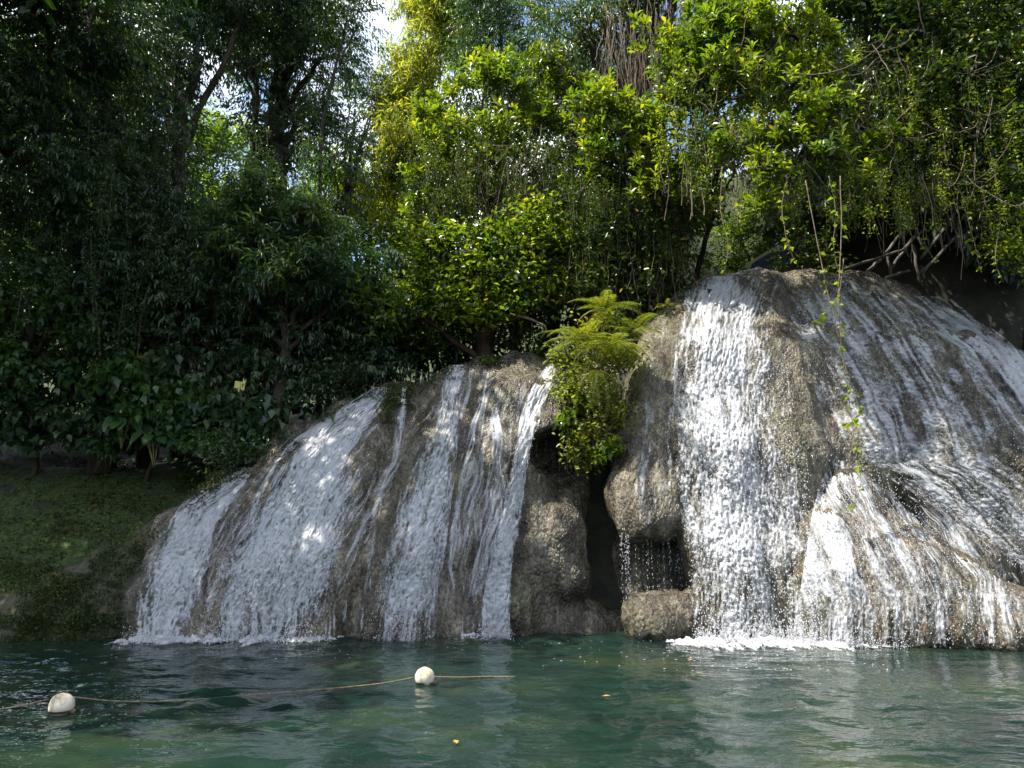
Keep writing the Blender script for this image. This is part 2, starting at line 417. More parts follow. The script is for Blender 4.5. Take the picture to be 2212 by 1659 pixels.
# ------------------------------------------------------------------ pool water
wx = np.unique(np.concatenate([np.linspace(-40, -12, 12), np.linspace(-12, 12, 361), np.linspace(12, 40, 12)]))
wy = np.unique(np.concatenate([np.linspace(-30, 3.5, 20), np.linspace(3.5, 13.5, 250), [14, 15]]))
WX, WY = np.meshgrid(wx, wy)
wr = np.random.default_rng(3)
WZ = np.zeros_like(WX)
for k in range(80):
    lam = 0.20 * (6.0 ** wr.random()); kk = 2 * np.pi / lam
    th = wr.normal(-math.pi / 2, 0.85); ph = wr.random() * 6.28
    amp = 0.0041 * lam ** 1.0 * (0.4 + wr.random())
    WZ += amp * np.sin(kk * (np.cos(th) * WX + np.sin(th) * WY) + ph + 0.6 * vnoise(WX * 0.7, WY * 0.7, k))
WZ *= (0.65 + 0.5 * fbm(WX * 0.35, WY * 0.5, 0, 9, 2)) * (1 + 0.3 * sstep(WY, 9.0, 12.5))
tag(link('water', mesh_np('water', np.stack([WX, WY, WZ], -1).reshape(-1, 3), grid_faces(len(wy), len(wx)), M['pool'], True)),
    'rippled teal green water of the pool', 'water', kind='structure')

# ------------------------------------------------------------------ travertine rocks (smooth union of lobes)
def smin(a, b, k):
    h = np.maximum(k - np.abs(a - b), 0) / k
    return np.minimum(a, b) - h * h * k * 0.25

def surface_nets(F, org, h):
    S = F < 0
    c = [S[i:S.shape[0] - 1 + i, j:S.shape[1] - 1 + j, k:S.shape[2] - 1 + k] for i in (0, 1) for j in (0, 1) for k in (0, 1)]
    tot = sum(x.astype(np.int8) for x in c)
    act = (tot > 0) & (tot < 8)
    I = np.argwhere(act)
    idm = np.full(act.shape, -1, np.int64); idm[act] = np.arange(len(I))
    corner = np.array([(i, j, k) for i in (0, 1) for j in (0, 1) for k in (0, 1)])
    fv = [F[I[:, 0] + a, I[:, 1] + b, I[:, 2] + d] for a, b, d in corner]
    acc = np.zeros((len(I), 3)); cnt = np.zeros(len(I))
    for a in range(8):
        for b in range(a + 1, 8):
            if np.abs(corner[a] - corner[b]).sum() != 1: continue
            m = (fv[a] < 0) != (fv[b] < 0)
            t = np.where(m, fv[a] / np.where(m, fv[a] - fv[b], 1), 0)
            p = corner[a] + t[:, None] * (corner[b] - corner[a])
            acc += p * m[:, None]; cnt += m
    V = (I + acc / cnt[:, None]) * h + org
    Q = []
    for ax in range(3):
        s0 = [slice(None)] * 3; s1 = [slice(None)] * 3
        s0[ax] = slice(0, -1); s1[ax] = slice(1, None)
        a, b = S[tuple(s0)], S[tuple(s1)]
        E = np.argwhere(a != b)
        u, v = [(1, 2), (2, 0), (0, 1)][ax]
        ok = (E[:, u] > 0) & (E[:, v] > 0) & (E[:, u] < F.shape[u] - 1) & (E[:, v] < F.shape[v] - 1)
        E = E[ok]; ins = a[tuple(E.T)]
        def g(du, dv):
            e = E.copy(); e[:, u] -= du; e[:, v] -= dv
            return idm[tuple(e.T)]
        q = np.stack([g(1, 1), g(0, 1), g(0, 0), g(1, 0)], -1)
        q[~ins] = q[~ins][:, ::-1]
        Q.append(q[(q >= 0).all(1)])
    return V, np.vstack(Q)

INWARD = nrm(np.array([0, 0.88, -0.48]))
def lobe(pts, inward=INWARD):
    """picture points on the surface with depth and radius -> list of (centre, radius)"""
    return [(at(x, y, Y) + inward * r, r) for x, y, Y, r in pts]

def build_rock(lobes, balls, k=0.28, h=0.045, seed=0, amp=0.05, carve=()):
    prim = []
    for L in lobes:
        for (a, ra), (b, rb) in zip(L[:-1], L[1:]): prim.append((a, ra, b, rb, None))
    allp = np.array([p for q in prim for p in (q[0], q[2])] + [b[0] for b in balls])
    allr = max([max(q[1], q[3]) for q in prim] + [max(b[1]) for b in balls])
    lo = allp.min(0) - allr - 0.2; hi = allp.max(0) + allr + 0.2
    lo[2] = max(lo[2], -0.7); hi[1] = min(hi[1], 17.5)
    nn = np.ceil((hi - lo) / h).astype(int) + 1
    ax = [lo[i] + h * np.arange(nn[i]) for i in range(3)]
    F = np.full(tuple(nn), 9.0, np.float32)
    def region(c0, c1, r):
        sl = []
        for i in range(3):
            a = int(max(0, (min(c0[i], c1[i]) - r - lo[i]) / h)); b = int(min(nn[i], (max(c0[i], c1[i]) + r - lo[i]) / h + 2))
            sl.append(slice(a, max(a + 1, b)))
        return tuple(sl), [ax[0][sl[0]][:, None, None].astype(np.float32), ax[1][sl[1]][None, :, None].astype(np.float32), ax[2][sl[2]][None, None, :].astype(np.float32)]
    def add(sl, d):
        F[sl] = smin(F[sl], d, k)
    for a, ra, b, rb, _ in prim:
        sl, (X, Y, Z) = region(a, b, max(ra, rb) + k + 0.15)
        ab = b - a; L2 = (ab ** 2).sum()
        t = np.clip(((X - a[0]) * ab[0] + (Y - a[1]) * ab[1] + (Z - a[2]) * ab[2]) / L2, 0, 1)
        d = np.sqrt((X - a[0] - t * ab[0]) ** 2 + (Y - a[1] - t * ab[1]) ** 2 + (Z - a[2] - t * ab[2]) ** 2) - (ra + t * (rb - ra))
        add(sl, d.astype(np.float32))
    def ell(c, r):
        sl, (X, Y, Z) = region(np.array(c), np.array(c), max(r) + k + 0.15)
        q = np.sqrt(((X - c[0]) / r[0]) ** 2 + ((Y - c[1]) / r[1]) ** 2 + ((Z - c[2]) / r[2]) ** 2)
        return sl, ((q - 1) * min(r)).astype(np.float32)
    for c, r in balls:
        sl, d = ell(c, r); add(sl, d)
    for c, r in carve:
        sl, d = ell(c, r); F[sl] = -smin(-F[sl], d, 0.15)
    V, Q = surface_nets(F, lo, h)
    n = np.zeros_like(V)
    fn = np.cross(V[Q[:, 2]] - V[Q[:, 0]], V[Q[:, 3]] - V[Q[:, 1]])
    for i in range(4): np.add.at(n, Q[:, i], fn)
    n = nrm(n)
    keep = (n[Q].mean(1)[:, 1] < 0.5) & (V[Q].mean(1)[:, 1] < 16.6)
    Q = Q[keep]; us = np.unique(Q); rm = np.full(len(V), -1); rm[us] = np.arange(len(us)); Q = rm[Q]; V = V[us]; n = n[us]
    d = amp * (fbm(V[:, 0] * 1.6, V[:, 1] * 1.6, V[:, 2] * 1.1, seed, 3) * 1.0
               + 0.9 * vnoise(V[:, 0] * 4.5, V[:, 1] * 3.0, V[:, 2] * 0.7, seed + 3)
               + 0.5 * vnoise(V[:, 0] * 10, V[:, 1] * 8, V[:, 2] * 4.0, seed + 5))
    gran = vnoise(V[:, 0] * 13, V[:, 1] * 13, V[:, 2] * 10, seed + 8) + vnoise(V[:, 0] * 21, V[:, 1] * 21, V[:, 2] * 14, seed + 9)
    d = d + 0.011 * gran * (1 + .6 * vnoise(V[:, 0] * 1.2, V[:, 1], V[:, 2], seed + 10))
    V = V + n * d[:, None]
    return V, Q

def px_ball(x, y, Y, rx, ry, rd):
    s = Y / FPX
    c = at(x, y, Y); c[1] += rd
    return (c, (rx * s, rd, ry * s))

ROCKS = {}
def rock(key, name, label, lobes, balls, **kw):
    V, Q = build_rock([lobe(l) for l in lobes], balls, **kw)
    o = link(name, mesh_np(name, V, Q, M['rock'], True))
    tag(o, label, 'rock', 'travertine rocks of the waterfall')
    if key == 'cone': o.data.materials[0] = M['rustrock']
    if key == 'bank': o.data.materials[0] = M['mossrock']
    ROCKS[key] = (V, Q)

rock('left', 'travertine_dome', 'broad grey travertine dome under the leftmost cascades, sloping into the pool',
     [[(545, 1000, 14.6, .5), (470, 1065, 13.9, .55), (380, 1140, 13.2, .6), (330, 1260, 12.7, .6), (318, 1420, 12.35, .6)],
      [(640, 935, 14.6, .6), (540, 1060, 13.6, .65), (450, 1230, 12.8, .65), (410, 1430, 12.3, .6)],
      [(750, 885, 14.6, .7), (640, 1030, 13.5, .75), (560, 1220, 12.7, .75), (520, 1430, 12.2, .7)],
      [(850, 848, 14.7, .7), (760, 990, 13.6, .75), (690, 1200, 12.75, .75), (650, 1350, 12.4, .6), (650, 1440, 12.7, .5)]],
     [px_ball(560, 1260, 13.4, 250, 220, 1.5)], seed=11, amp=.06)
rock('mid', 'travertine_ribs', 'rounded brown travertine ribs between the left dome and the fern clump',
     [[(905, 850, 14.7, .5), (860, 990, 13.75, .5), (810, 1180, 13.05, .5), (790, 1430, 12.7, .5)],
      [(985, 808, 14.7, .55), (950, 950, 13.5, .6), (890, 1150, 12.8, .6), (860, 1330, 12.5, .5), (855, 1440, 12.8, .45)],
      [(1045, 790, 14.7, .5), (1015, 920, 13.65, .5), (985, 1150, 13.0, .5), (975, 1430, 12.8, .5)],
      [(1120, 778, 14.9, .7), (1100, 850, 13.9, .75), (1075, 960, 13.3, .65), (1055, 1150, 13.1, .5), (1050, 1430, 12.9, .5)],
      [(1200, 800, 15.0, .6), (1185, 850, 13.9, .6), (1180, 905, 13.45, .42)],
      [(1300, 800, 15.1, .6), (1270, 880, 14.1, .55), (1250, 930, 13.9, .4)]],
     [px_ball(960, 1280, 13.7, 220, 220, 1.4), px_ball(1200, 1180, 14.3, 180, 300, 1.2), px_ball(1190, 1170, 13.2, 82, 95, .75), px_ball(1140, 1120, 13.3, 60, 60, .5), px_ball(1215, 1250, 13.2, 75, 60, .5), px_ball(1130, 1250, 13.15, 72, 80, .55), px_ball(1160, 1380, 13.15, 115, 75, .7), px_ball(1290, 1370, 13.4, 80, 65, .6), px_ball(1225, 1090, 13.8, 60, 70, .6), px_ball(1140, 1050, 13.45, 50, 80, .5), px_ball(1165, 1210, 13.12, 44, 48, .4), px_ball(1220, 1140, 13.15, 42, 42, .35), px_ball(1120, 1320, 12.95, 60, 60, .5)], seed=23, amp=0.06,
     carve=[(at(1230, 980, 13.75), (.80, .95, .50)), (at(1312, 1140, 13.7), (.36, 1.3, 1.5))])
rock('nose', 'travertine_overhang', 'hanging yellowish nose of travertine with a dark hollow beneath it',
     [[(1450, 680, 15.0, .55), (1425, 800, 14.1, .52), (1400, 950, 13.35, .55), (1388, 1040, 12.95, .56), (1392, 1095, 12.85, .50)],
      [(1500, 760, 14.8, .5), (1470, 900, 13.6, .5), (1450, 1040, 13.0, .45), (1445, 1095, 12.9, .42)]],
     [], seed=37, amp=0.06, carve=[(at(1400, 1260, 13.3), (1.2, 1.2, .72))])
rock('right', 'travertine_cliff', 'tall rounded travertine cliff carrying the big right cascades',
     [[(1500, 640, 15.1, .6), (1490, 760, 14.2, .65), (1510, 950, 13.2, .65), (1540, 1120, 12.75, .5)],
      [(1560, 612, 15.2, .6), (1570, 750, 14.1, .7), (1600, 950, 13.1, .75), (1620, 1200, 12.5, .7), (1630, 1430, 12.2, .6)],
      [(1650, 600, 15.3, .7), (1690, 750, 14.0, .7), (1730, 950, 13.1, .6), (1720, 1180, 12.75, .6), (1710, 1430, 12.5, .6)],
      [(1760, 598, 15.4, .7), (1820, 750, 14.2, .7), (1860, 950, 13.7, .7), (1890, 1150, 13.4, .7), (1900, 1400, 13.2, .7)],
      [(1870, 602, 15.5, .7), (1960, 750, 14.4, .8), (2040, 950, 13.9, .8), (2110, 1180, 13.6, .8), (2140, 1400, 13.4, .7)],
      [(1960, 635, 15.6, .7), (2090, 760, 14.6, .8), (2210, 950, 14.1, .8), (2300, 1180, 13.7, .8), (2340, 1400, 13.5, .8)],
      [(2060, 690, 15.7, .7), (2220, 800, 14.8, .8), (2380, 1000, 14.2, .8), (2480, 1250, 13.8, .8), (2500, 1420, 13.5, .7)]],
     [px_ball(1760, 1150, 14.1, 220, 400, 1.6), px_ball(2150, 1150, 14.6, 300, 350, 1.5), px_ball(1420, 1250, 14.0, 120, 160, .8)], seed=41, amp=0.065, h=0.055, k=0.55)
rock('cone', 'travertine_cone', 'sunlit rust-streaked travertine cone at the foot of the right cascades',
     [[(1835, 1030, 13.0, .4), (1825, 1150, 12.4, .5), (1800, 1300, 12.05, .5), (1790, 1430, 11.9, .5)],
      [(1875, 1085, 12.7, .35), (1900, 1215, 12.1, .5), (1900, 1310, 11.85, .6), (1900, 1400, 11.95, .5)],
      [(1930, 1125, 12.6, .35), (2000, 1215, 12.0, .45), (2040, 1310, 11.65, .55), (2040, 1395, 11.85, .5)],
      [(1990, 1165, 12.5, .35), (2100, 1250, 11.95, .42), (2190, 1335, 11.5, .5), (2200, 1395, 11.7, .45)],
      [(2080, 1230, 12.3, .35), (2210, 1320, 11.8, .4), (2330, 1375, 11.4, .45), (2360, 1410, 11.6, .45)]],
     [px_ball(1880, 1290, 11.75, 120, 190, 1.0), px_ball(1990, 1320, 11.55, 140, 160, .9), px_ball(2110, 1350, 11.5, 150, 115, .8), px_ball(2230, 1375, 11.45, 140, 80, .7)], seed=53, amp=0.07, h=0.04,
     carve=[(at(2000, 1440, 11.35), (2.6, .30, .22))])
rock('boulder', 'travertine_boulder', 'low rounded boulder at the waterline under the dripping overhang',
     [], [px_ball(1420, 1345, 12.25, 62, 58, .5), px_ball(1500, 1340, 12.4, 80, 60, .5), px_ball(1580, 1365, 12.35, 70, 55, .5)], k=0.25, h=0.035, seed=61, amp=0.07)

# left bank rock apron: wet grey stone edge
rock('bank', 'bank_ledge', 'dark wet rock ledge left of the falls with a mossy top',
     [[(560, 1005, 14.6, .4), (400, 1118, 13.7, .5), (210, 1235, 13.2, .55), (20, 1318, 12.95, .5), (-220, 1370, 12.7, .5)],
      [(420, 1125, 13.6, .5), (300, 1235, 13.05, .55), (180, 1330, 12.65, .5), (90, 1425, 12.35, .5)],
      [(330, 1190, 13.3, .5), (270, 1300, 12.85, .5), (250, 1430, 12.5, .5)],
      [(140, 1270, 13.0, .5), (30, 1350, 12.6, .5), (-40, 1430, 12.3, .5)], [(-100, 1340, 12.7, .5), (-220, 1430, 12.2, .5)]],
     [], seed=67, amp=0.07)

# one ray target for the flowing water
_v, _f, _o = [], [], 0
for V_, Q_ in ROCKS.values():
    _v.append(V_); _f.append(Q_ + _o); _o += len(V_)
BV = BVHTree.FromPolygons(np.vstack(_v).tolist(), np.vstack(_f).tolist())
def hit_depth(x, y):
    a, c = rays(x, y)
    d = Vector((float(a), 1.0, float(c))); L = d.length
    r = BV.ray_cast(Vector((0, 0, CAM_Z)), d / L)
    return r[0][1] if r[0] is not None else 99.0

# ------------------------------------------------------------------ cascades
def cascade(name, label, rows, dens, seed, step=2.3, fu=0.026, fv=0.085, thick=0.04, strand_from=0.75, off=0.03, soft=0.35):
    """rows: (y, x_left, x_right); dens(s, v) -> -1..1; a lumpy sheet with holes, lying on the rock and falling free where it undercuts"""
    rows = np.array(rows, float)
    y0, y1 = rows[0, 0], rows[-1, 0]
    nr = int((y1 - y0) / step) + 1
    wmax = (rows[:, 2] - rows[:, 1]).max(); nc = max(8, int(wmax / step) + 1)
    yy = np.linspace(y0, y1, nr); xl = np.interp(yy, rows[:, 0], rows[:, 1]); xr = np.interp(yy, rows[:, 0], rows[:, 2])
    s = np.linspace(0, 1, nc)
    XX = xl[:, None] * (1 - s) + xr[:, None] * s; YY = np.repeat(yy[:, None], nc, 1)
    wob = 5 * vnoise(YY / 60, s[None] * 4, 0, seed + 9)
    XX = XX + wob
    # depth on a coarser net
    ci = np.unique(np.concatenate([np.arange(0, nr, 4), [nr - 1]])); cj = np.unique(np.concatenate([np.arange(0, nc, 3), [nc - 1]]))
    D = np.array([[hit_depth(XX[i, j], YY[i, j]) for j in cj] for i in ci])
    for j in range(len(cj)):
        good = np.where(D[:, j] < 30)[0]
        if len(good) == 0: D[:, j] = 13.0; continue
        D[:good[0], j] = D[good[0], j]
        for i in range(1, len(ci)):
            D[i, j] = min(D[i, j], D[i - 1, j] + 0.004)
    for _ in range(2):
        D[1:-1] = 0.25 * D[:-2] + 0.5 * D[1:-1] + 0.25 * D[2:]
        if D.shape[1] > 2: D[:, 1:-1] = np.minimum(D[:, 1:-1], 0.25 * D[:, :-2] + 0.5 * D[:, 1:-1] + 0.25 * D[:, 2:] + 0.01)
    Df = np.array([np.interp(np.arange(nc), cj, D[k]) for k in range(len(ci))])
    Df = np.array([np.interp(np.arange(nr), ci, Df[:, j]) for j in range(nc)]).T
    sc = Df / FPX
    U = (XX - XX.mean()) * 0.0083; Vv = (YY - y0) * 0.0083
    S = np.repeat(s[None], nr, 0); vn = (YY - y0) / (y1 - y0)
    warp = 0.06 * vnoise(U / 0.25, Vv / 0.5, 0, seed + 2)
    Uw = U - (xl[:, None] * 0.5 + xr[:, None] * 0.5 - XX.mean()) * 0.0083 + warp
    strand = sstep(vn, strand_from, 1.0)
    n1 = fbm(Uw / fu, Vv / fv, 0, seed, 3, 0.6)
    n2 = fbm(Uw / (fu * 5), Vv / (fv * 8), 0, seed + 4, 2)
    n3 = vnoise(Uw / (fu * 1.1), Vv / 0.9, 0, seed + 6)
    Se = S + 0.10 * fbm(Vv / .35, S * 3, 0, seed + 12, 2)
    edge = np.clip(np.minimum(Se, 1 - Se) / 0.22, -1.2, 1) - 1
    top = 1 - sstep(vn + .03 * vnoise(Uw / .12, 0, 0, seed + 13), 0.0, 0.07)
    m = n1 * (0.62 - .3 * soft) + 0.5 * n2 + n3 * (0.14 + 0.6 * strand) + dens(S, vn) + 0.22 + 0.75 * edge - 0.3 * strand - 0.55 * top
    n4 = vnoise(Uw / (fu * .55), Vv / (fv * .45), 0, seed + 8)
    hgt = off + thick * (np.clip(m, -.4, 1.2) * 0.45 + 0.40 * np.clip(n1, -1, 1) + 0.3 * n4 + 0.3) + 0.003 * rng.normal(size=m.shape)
    P = at(XX, YY, Df - hgt)
    keep_v = m > -0.55
    film = 1 - 0.88 * sstep(m + .20 * n4 + .07 * rng.normal(size=m.shape), -0.55 - .2 * soft, 0.62 + .35 * soft)
    F = grid_faces(nr, nc)
    kf = keep_v.ravel()[F].sum(1) >= 3
    F = F[kf][:, ::-1]
    used = np.unique(F); remap = np.full(nr * nc, -1); remap[used] = np.arange(len(used))
    o = link(name, mesh_np(name, P.reshape(-1, 3)[used], remap[F], M['white'], True, film=film.ravel()[used]))
    tag(o, label, 'waterfall', 'cascades flowing over the travertine')
    return o, P, m

def add_drops(parent, P, n, seed, size=(0.004, 0.010), out=0.12, rows=(0.1, 1.0)):
    r = np.random.default_rng(seed)
    nr, nc = P.shape[:2]
    i = (r.uniform(rows[0], rows[1], n) * (nr - 1)).astype(int); j = (r.random(n) * (nc - 1)).astype(int)
    c = P[i, j] + np.stack([r.normal(0, .02, n), -r.random(n) * out, r.normal(0, .02, n)], -1)
    TV = np.array([[1, 0, 0], [-1, 0, 0], [0, 1, 0], [0, -1, 0], [0, 0, 1.7], [0, 0, -1.7]], float)
    TF = np.array([[0, 2, 4], [2, 1, 4], [1, 3, 4], [3, 0, 4], [2, 0, 5], [1, 2, 5], [3, 1, 5], [0, 3, 5]])
    sz = r.uniform(*size, n)
    V = (TV[None] * sz[:, None, None] + c[:, None]).reshape(-1, 3)
    F = (TF[None] + 6 * np.arange(n)[:, None, None]).reshape(-1, 3)
    o = link('droplets', mesh_np('droplets', V, F, M['white'], True), parent)
    o['kind'] = 'stuff'
    return o

c1, P1, _ = cascade('cascade', 'leftmost bluish white cascade sliding down the edge of the dome',
    [(1010, 522, 556), (1050, 450, 528), (1100, 375, 492), (1200, 315, 452), (1300, 292, 425), (1386, 284, 400)],
    lambda s, v: 0.40 - 1.0 * np.clip(0.28 - s, 0, 1) * 2.5 + 0.1 * (s > .4) + .12 * np.sin(s * 22), 101)
c2, P2, _ = cascade('cascade', 'broad bluish white cascade covering the middle of the left dome',
    [(836, 805, 850), (880, 735, 815), (950, 632, 785), (1000, 590, 770), (1100, 530, 752), (1200, 482, 735), (1300, 445, 722), (1386, 425, 712)],
    lambda s, v: 0.42 + 0.15 * np.sin(s * 9 + 1) - 0.9 * np.exp(-((s - 0.13) / 0.09) ** 2) * (v > .2) - 0.35 * sstep(s, .62, 1) * v - 0.5 * sstep(v, .75, 1) * sstep(s, .5, .7), 102)
add_drops(c2, P2, 1200, 1, out=0.08, rows=(.6, 1))
c2b, _, _ = cascade('cascade', 'thin sparse veil on the grey rib between the two left cascades',
    [(905, 665, 720), (950, 600, 645), (1050, 520, 560), (1150, 470, 505), (1250, 435, 465), (1380, 405, 435)],
    lambda s, v: -0.75 + 0.1 * s, 110, fu=0.03, fv=0.4)
c3, P3, _ = cascade('cascade', 'tapering blue grey cascade fanning out between the brown ribs',
    [(788, 968, 1008), (850, 948, 992), (920, 934, 988), (1000, 898, 986), (1100, 858, 976), (1200, 828, 962), (1300, 800, 948), (1386, 780, 936)],
    lambda s, v: 0.28 - 0.55 * np.clip(0.35 - s, 0, 1) * 2 - 0.25 * sstep(v, .75, 1), 103)
add_drops(c3, P3, 500, 2, out=0.06, rows=(.7, 1))
c3b, _, _ = cascade('cascade', 'slender trickle winding down the dark groove beside the left dome',
    [(835, 860, 892), (900, 850, 880), (1000, 840, 866), (1100, 790, 822), (1200, 745, 775), (1300, 712, 735), (1386, 700, 722)],
    lambda s, v: -0.28 + 0 * s, 111, fu=0.03, fv=0.3)
c4, _, _ = cascade('cascade', 'thin translucent veil on the pale dome beside the narrow bright fall',
    [(880, 1056, 1088), (1000, 1058, 1100), (1100, 1048, 1090), (1200, 1022, 1064), (1300, 1002, 1046), (1386, 996, 1040)],
    lambda s, v: -0.22 + 0.25 * sstep(s, .3, .8) - 0.3 * sstep(v, .6, 1), 104, fu=0.03, fv=0.35)
c4b, _, _ = cascade('cascade', 'faint hair-thin runnels on the shaded brown rib left of the pale dome',
    [(1000, 985, 1050), (1150, 962, 1030), (1386, 940, 1000)],
    lambda s, v: -0.85 + 0 * s, 112, fu=0.022, fv=0.9)
c5, P5, _ = cascade('cascade', 'narrow dazzling white fall pouring from beside the fern clump',
    [(786, 1178, 1205), (820, 1160, 1198), (850, 1142, 1184), (900, 1124, 1164), (1000, 1102, 1142), (1100, 1082, 1126), (1200, 1058, 1112), (1300, 1042, 1106), (1386, 1036, 1098)],
    lambda s, v: 0.55 + 0 * s, 105, fv=0.13)
add_drops(c5, P5, 600, 3, out=0.06, rows=(.2, 1))
c7, P7, _ = cascade('cascade', 'widest sunlit white cascade tumbling down the front of the right cliff',
    [(596, 1486, 1745), (660, 1474, 1720), (700, 1468, 1705), (800, 1462, 1700), (900, 1460, 1712), (1000, 1460, 1735), (1100, 1468, 1752), (1200, 1484, 1762), (1300, 1496, 1765), (1392, 1500, 1760)],
    lambda s, v: 0.04 + 0.40 * np.exp(-((s - .28) / .2) ** 2) - 0.50 * sstep(s, .48, .80) * (1 - .55 * sstep(v, .25, .6)) + .14 * np.sin(s * 26), 107, fu=0.028, fv=0.10, thick=0.06, strand_from=.65)
add_drops(c7, P7, 4200, 4, size=(0.004, 0.012), out=0.22, rows=(.25, 1))
c8, P8, _ = cascade('cascade', 'streaky cascade in dappled shade on the upper right slope of the cliff',
    [(596, 1680, 1880), (650, 1696, 1950), (700, 1716, 2010), (800, 1752, 2100), (900, 1780, 2180), (1000, 1795, 2240), (1030, 1880, 2255), (1060, 1940, 2270), (1100, 2000, 2290), (1150, 2075, 2310), (1200, 2145, 2330), (1270, 2240, 2350)],
    lambda s, v: 0.08 + 0.16 * np.sin(s * 16 + 2 + 2 * v) + 0.1 * v - 0.35 * sstep(s, .72, .95) * (v > .35), 108, fu=0.055, fv=0.032, thick=0.03, strand_from=1.5, soft=.8)
add_drops(c8, P8, 2200, 5, out=0.15)
c9, P9, _ = cascade('cascade', 'misty pale cascade along the far right shoulder of the cliff',
    [(640, 1930, 2050), (750, 2060, 2200), (850, 2120, 2290), (950, 2190, 2370), (1050, 2240, 2420), (1200, 2290, 2440)],
    lambda s, v: 0.42 - 0.35 * np.exp(-((s - .35) / .08) ** 2) + 0 * v, 109, step=2.8, fu=.05, fv=.03, thick=0.03, strand_from=1.5, soft=1.0)
c10, P10, _ = cascade('cascade', 'brightest white sheet spilling over the left flank of the rust-streaked cone',
    [(995, 1806, 1846), (1020, 1785, 1880), (1050, 1768, 1925), (1100, 1754, 1990), (1150, 1746, 2060), (1200, 1738, 2115), (1250, 1728, 2170), (1300, 1722, 2220), (1398, 1714, 2235)],
    lambda s, v: 0.55 - 0.72 * sstep(s, .12, .34) - 0.30 * sstep(s, .5, .9) - 0.2 * v * s + 0.14 * np.sin(s * 34) - 0.4 * sstep(v, .78, 1) * sstep(s, .25, .5), 113, fu=0.026, fv=0.12, thick=0.03, soft=.6, strand_from=.7)
add_drops(c10, P10, 1800, 6, out=0.1)

cascade('runnels', 'thin film of runnels over the bare ribs of the left dome', [(860, 770, 850), (950, 620, 830), (1100, 500, 800), (1250, 330, 770), (1386, 290, 760)], lambda s, v: -0.52 + .1 * np.sin(s * 40), 130, step=2.8, fu=.03, fv=.3, thick=.03)
cascade('runnels', 'thin film of runnels over the brown ribs and the pale dome', [(800, 900, 1160), (950, 860, 1130), (1100, 810, 1100), (1386, 760, 1100)], lambda s, v: -0.60 + .1 * np.sin(s * 46), 131, step=2.8, fu=.03, fv=.35, thick=.03)
cascade('runnels', 'thin film of runnels over the hanging nose of rock', [(690, 1400, 1480), (850, 1370, 1475), (1000, 1345, 1470), (1130, 1335, 1470)], lambda s, v: -0.78 + .25 * s, 132, step=2.8, fu=.03, fv=.25, thick=.03)
cascade('runnels', 'thin film of runnels over the rust-streaked right part of the cone', [(1080, 1930, 2010), (1150, 1960, 2090), (1250, 1980, 2200), (1390, 1960, 2260)], lambda s, v: -0.42 + .2 * np.sin(s * 34), 133, step=2.6, fu=.03, fv=.22, thick=.04, strand_from=.8)
def splash(parent, xs, y, n, seed, up=.35):
    r = np.random.default_rng(seed); x = r.uniform(xs[0], xs[1], n); b = on_water(x, np.full(n, y))
    c = b + np.stack([r.normal(0, .06, n), -np.abs(r.normal(0, .16, n)), np.abs(r.normal(0, up * .5, n))], -1)
    q = np.repeat(c[:, None], 2, 1)
    return add_drops(parent, q, n * 2, seed, size=(.003, .009), out=.05, rows=(0, 1))
splash(c7, (1500, 1760), 1392, 1500, 61); splash(c2, (430, 710), 1386, 500, 62, .25); splash(c5, (1035, 1100), 1378, 250, 63, .2); splash(c10, (1740, 1950), 1396, 500, 64, .25); splash(c1, (285, 400), 1388, 250, 65, .2)
# drip curtain under the hanging nose
dr = np.random.default_rng(77)
dl = []
for k in range(46):
    x = 1338 + 142 * dr.random() if k > 12 else 1338 + 22 * dr.random()
    y = 1150 + dr.random() * 10
    Yd = 12.95 + 0.25 * dr.random()
    p = at(x, y, Yd)
    ln = 1.15 * dr.random() ** 0.5 + 0.2
    nseg = int(ln / 0.045)
    for q in range(nseg):
        if dr.random() < 0.45:
            dl.append((p[0] + dr.normal(0, .006), p[1], p[2] - 0.045 * q + dr.normal(0, .01), dr.uniform(.003, .0065), dr.uniform(1.5, 5)))
for k in range(16):
    x = 1150 + 100 * dr.random(); p = at(x, 935 + 20 * dr.random(), 13.75)
    for q in range(int(22 * dr.random()) + 6):
        if dr.random() < 0.5: dl.append((p[0] + dr.normal(0, .004), p[1], p[2] - 0.06 * q, dr.uniform(.003, .006), dr.uniform(2, 5)))
dl = np.array(dl)
TV = np.array([[1, 0, 0], [-1, 0, 0], [0, 1, 0], [0, -1, 0], [0, 0, 1], [0, 0, -1]], float)
TF = np.array([[0, 2, 4], [2, 1, 4], [1, 3, 4], [3, 0, 4], [2, 0, 5], [1, 2, 5], [3, 1, 5], [0, 3, 5]])
sc3 = np.stack([dl[:, 3], dl[:, 3], dl[:, 3] * dl[:, 4]], -1)
tag(link('drip_curtain', mesh_np('drip_curtain', (TV[None] * sc3[:, None] + dl[:, None, :3]).reshape(-1, 3), (TF[None] + 6 * np.arange(len(dl))[:, None, None]).reshape(-1, 3), M['white'], True)),
    'sparse drops of water dripping from the rock overhangs', 'drips', kind='stuff')

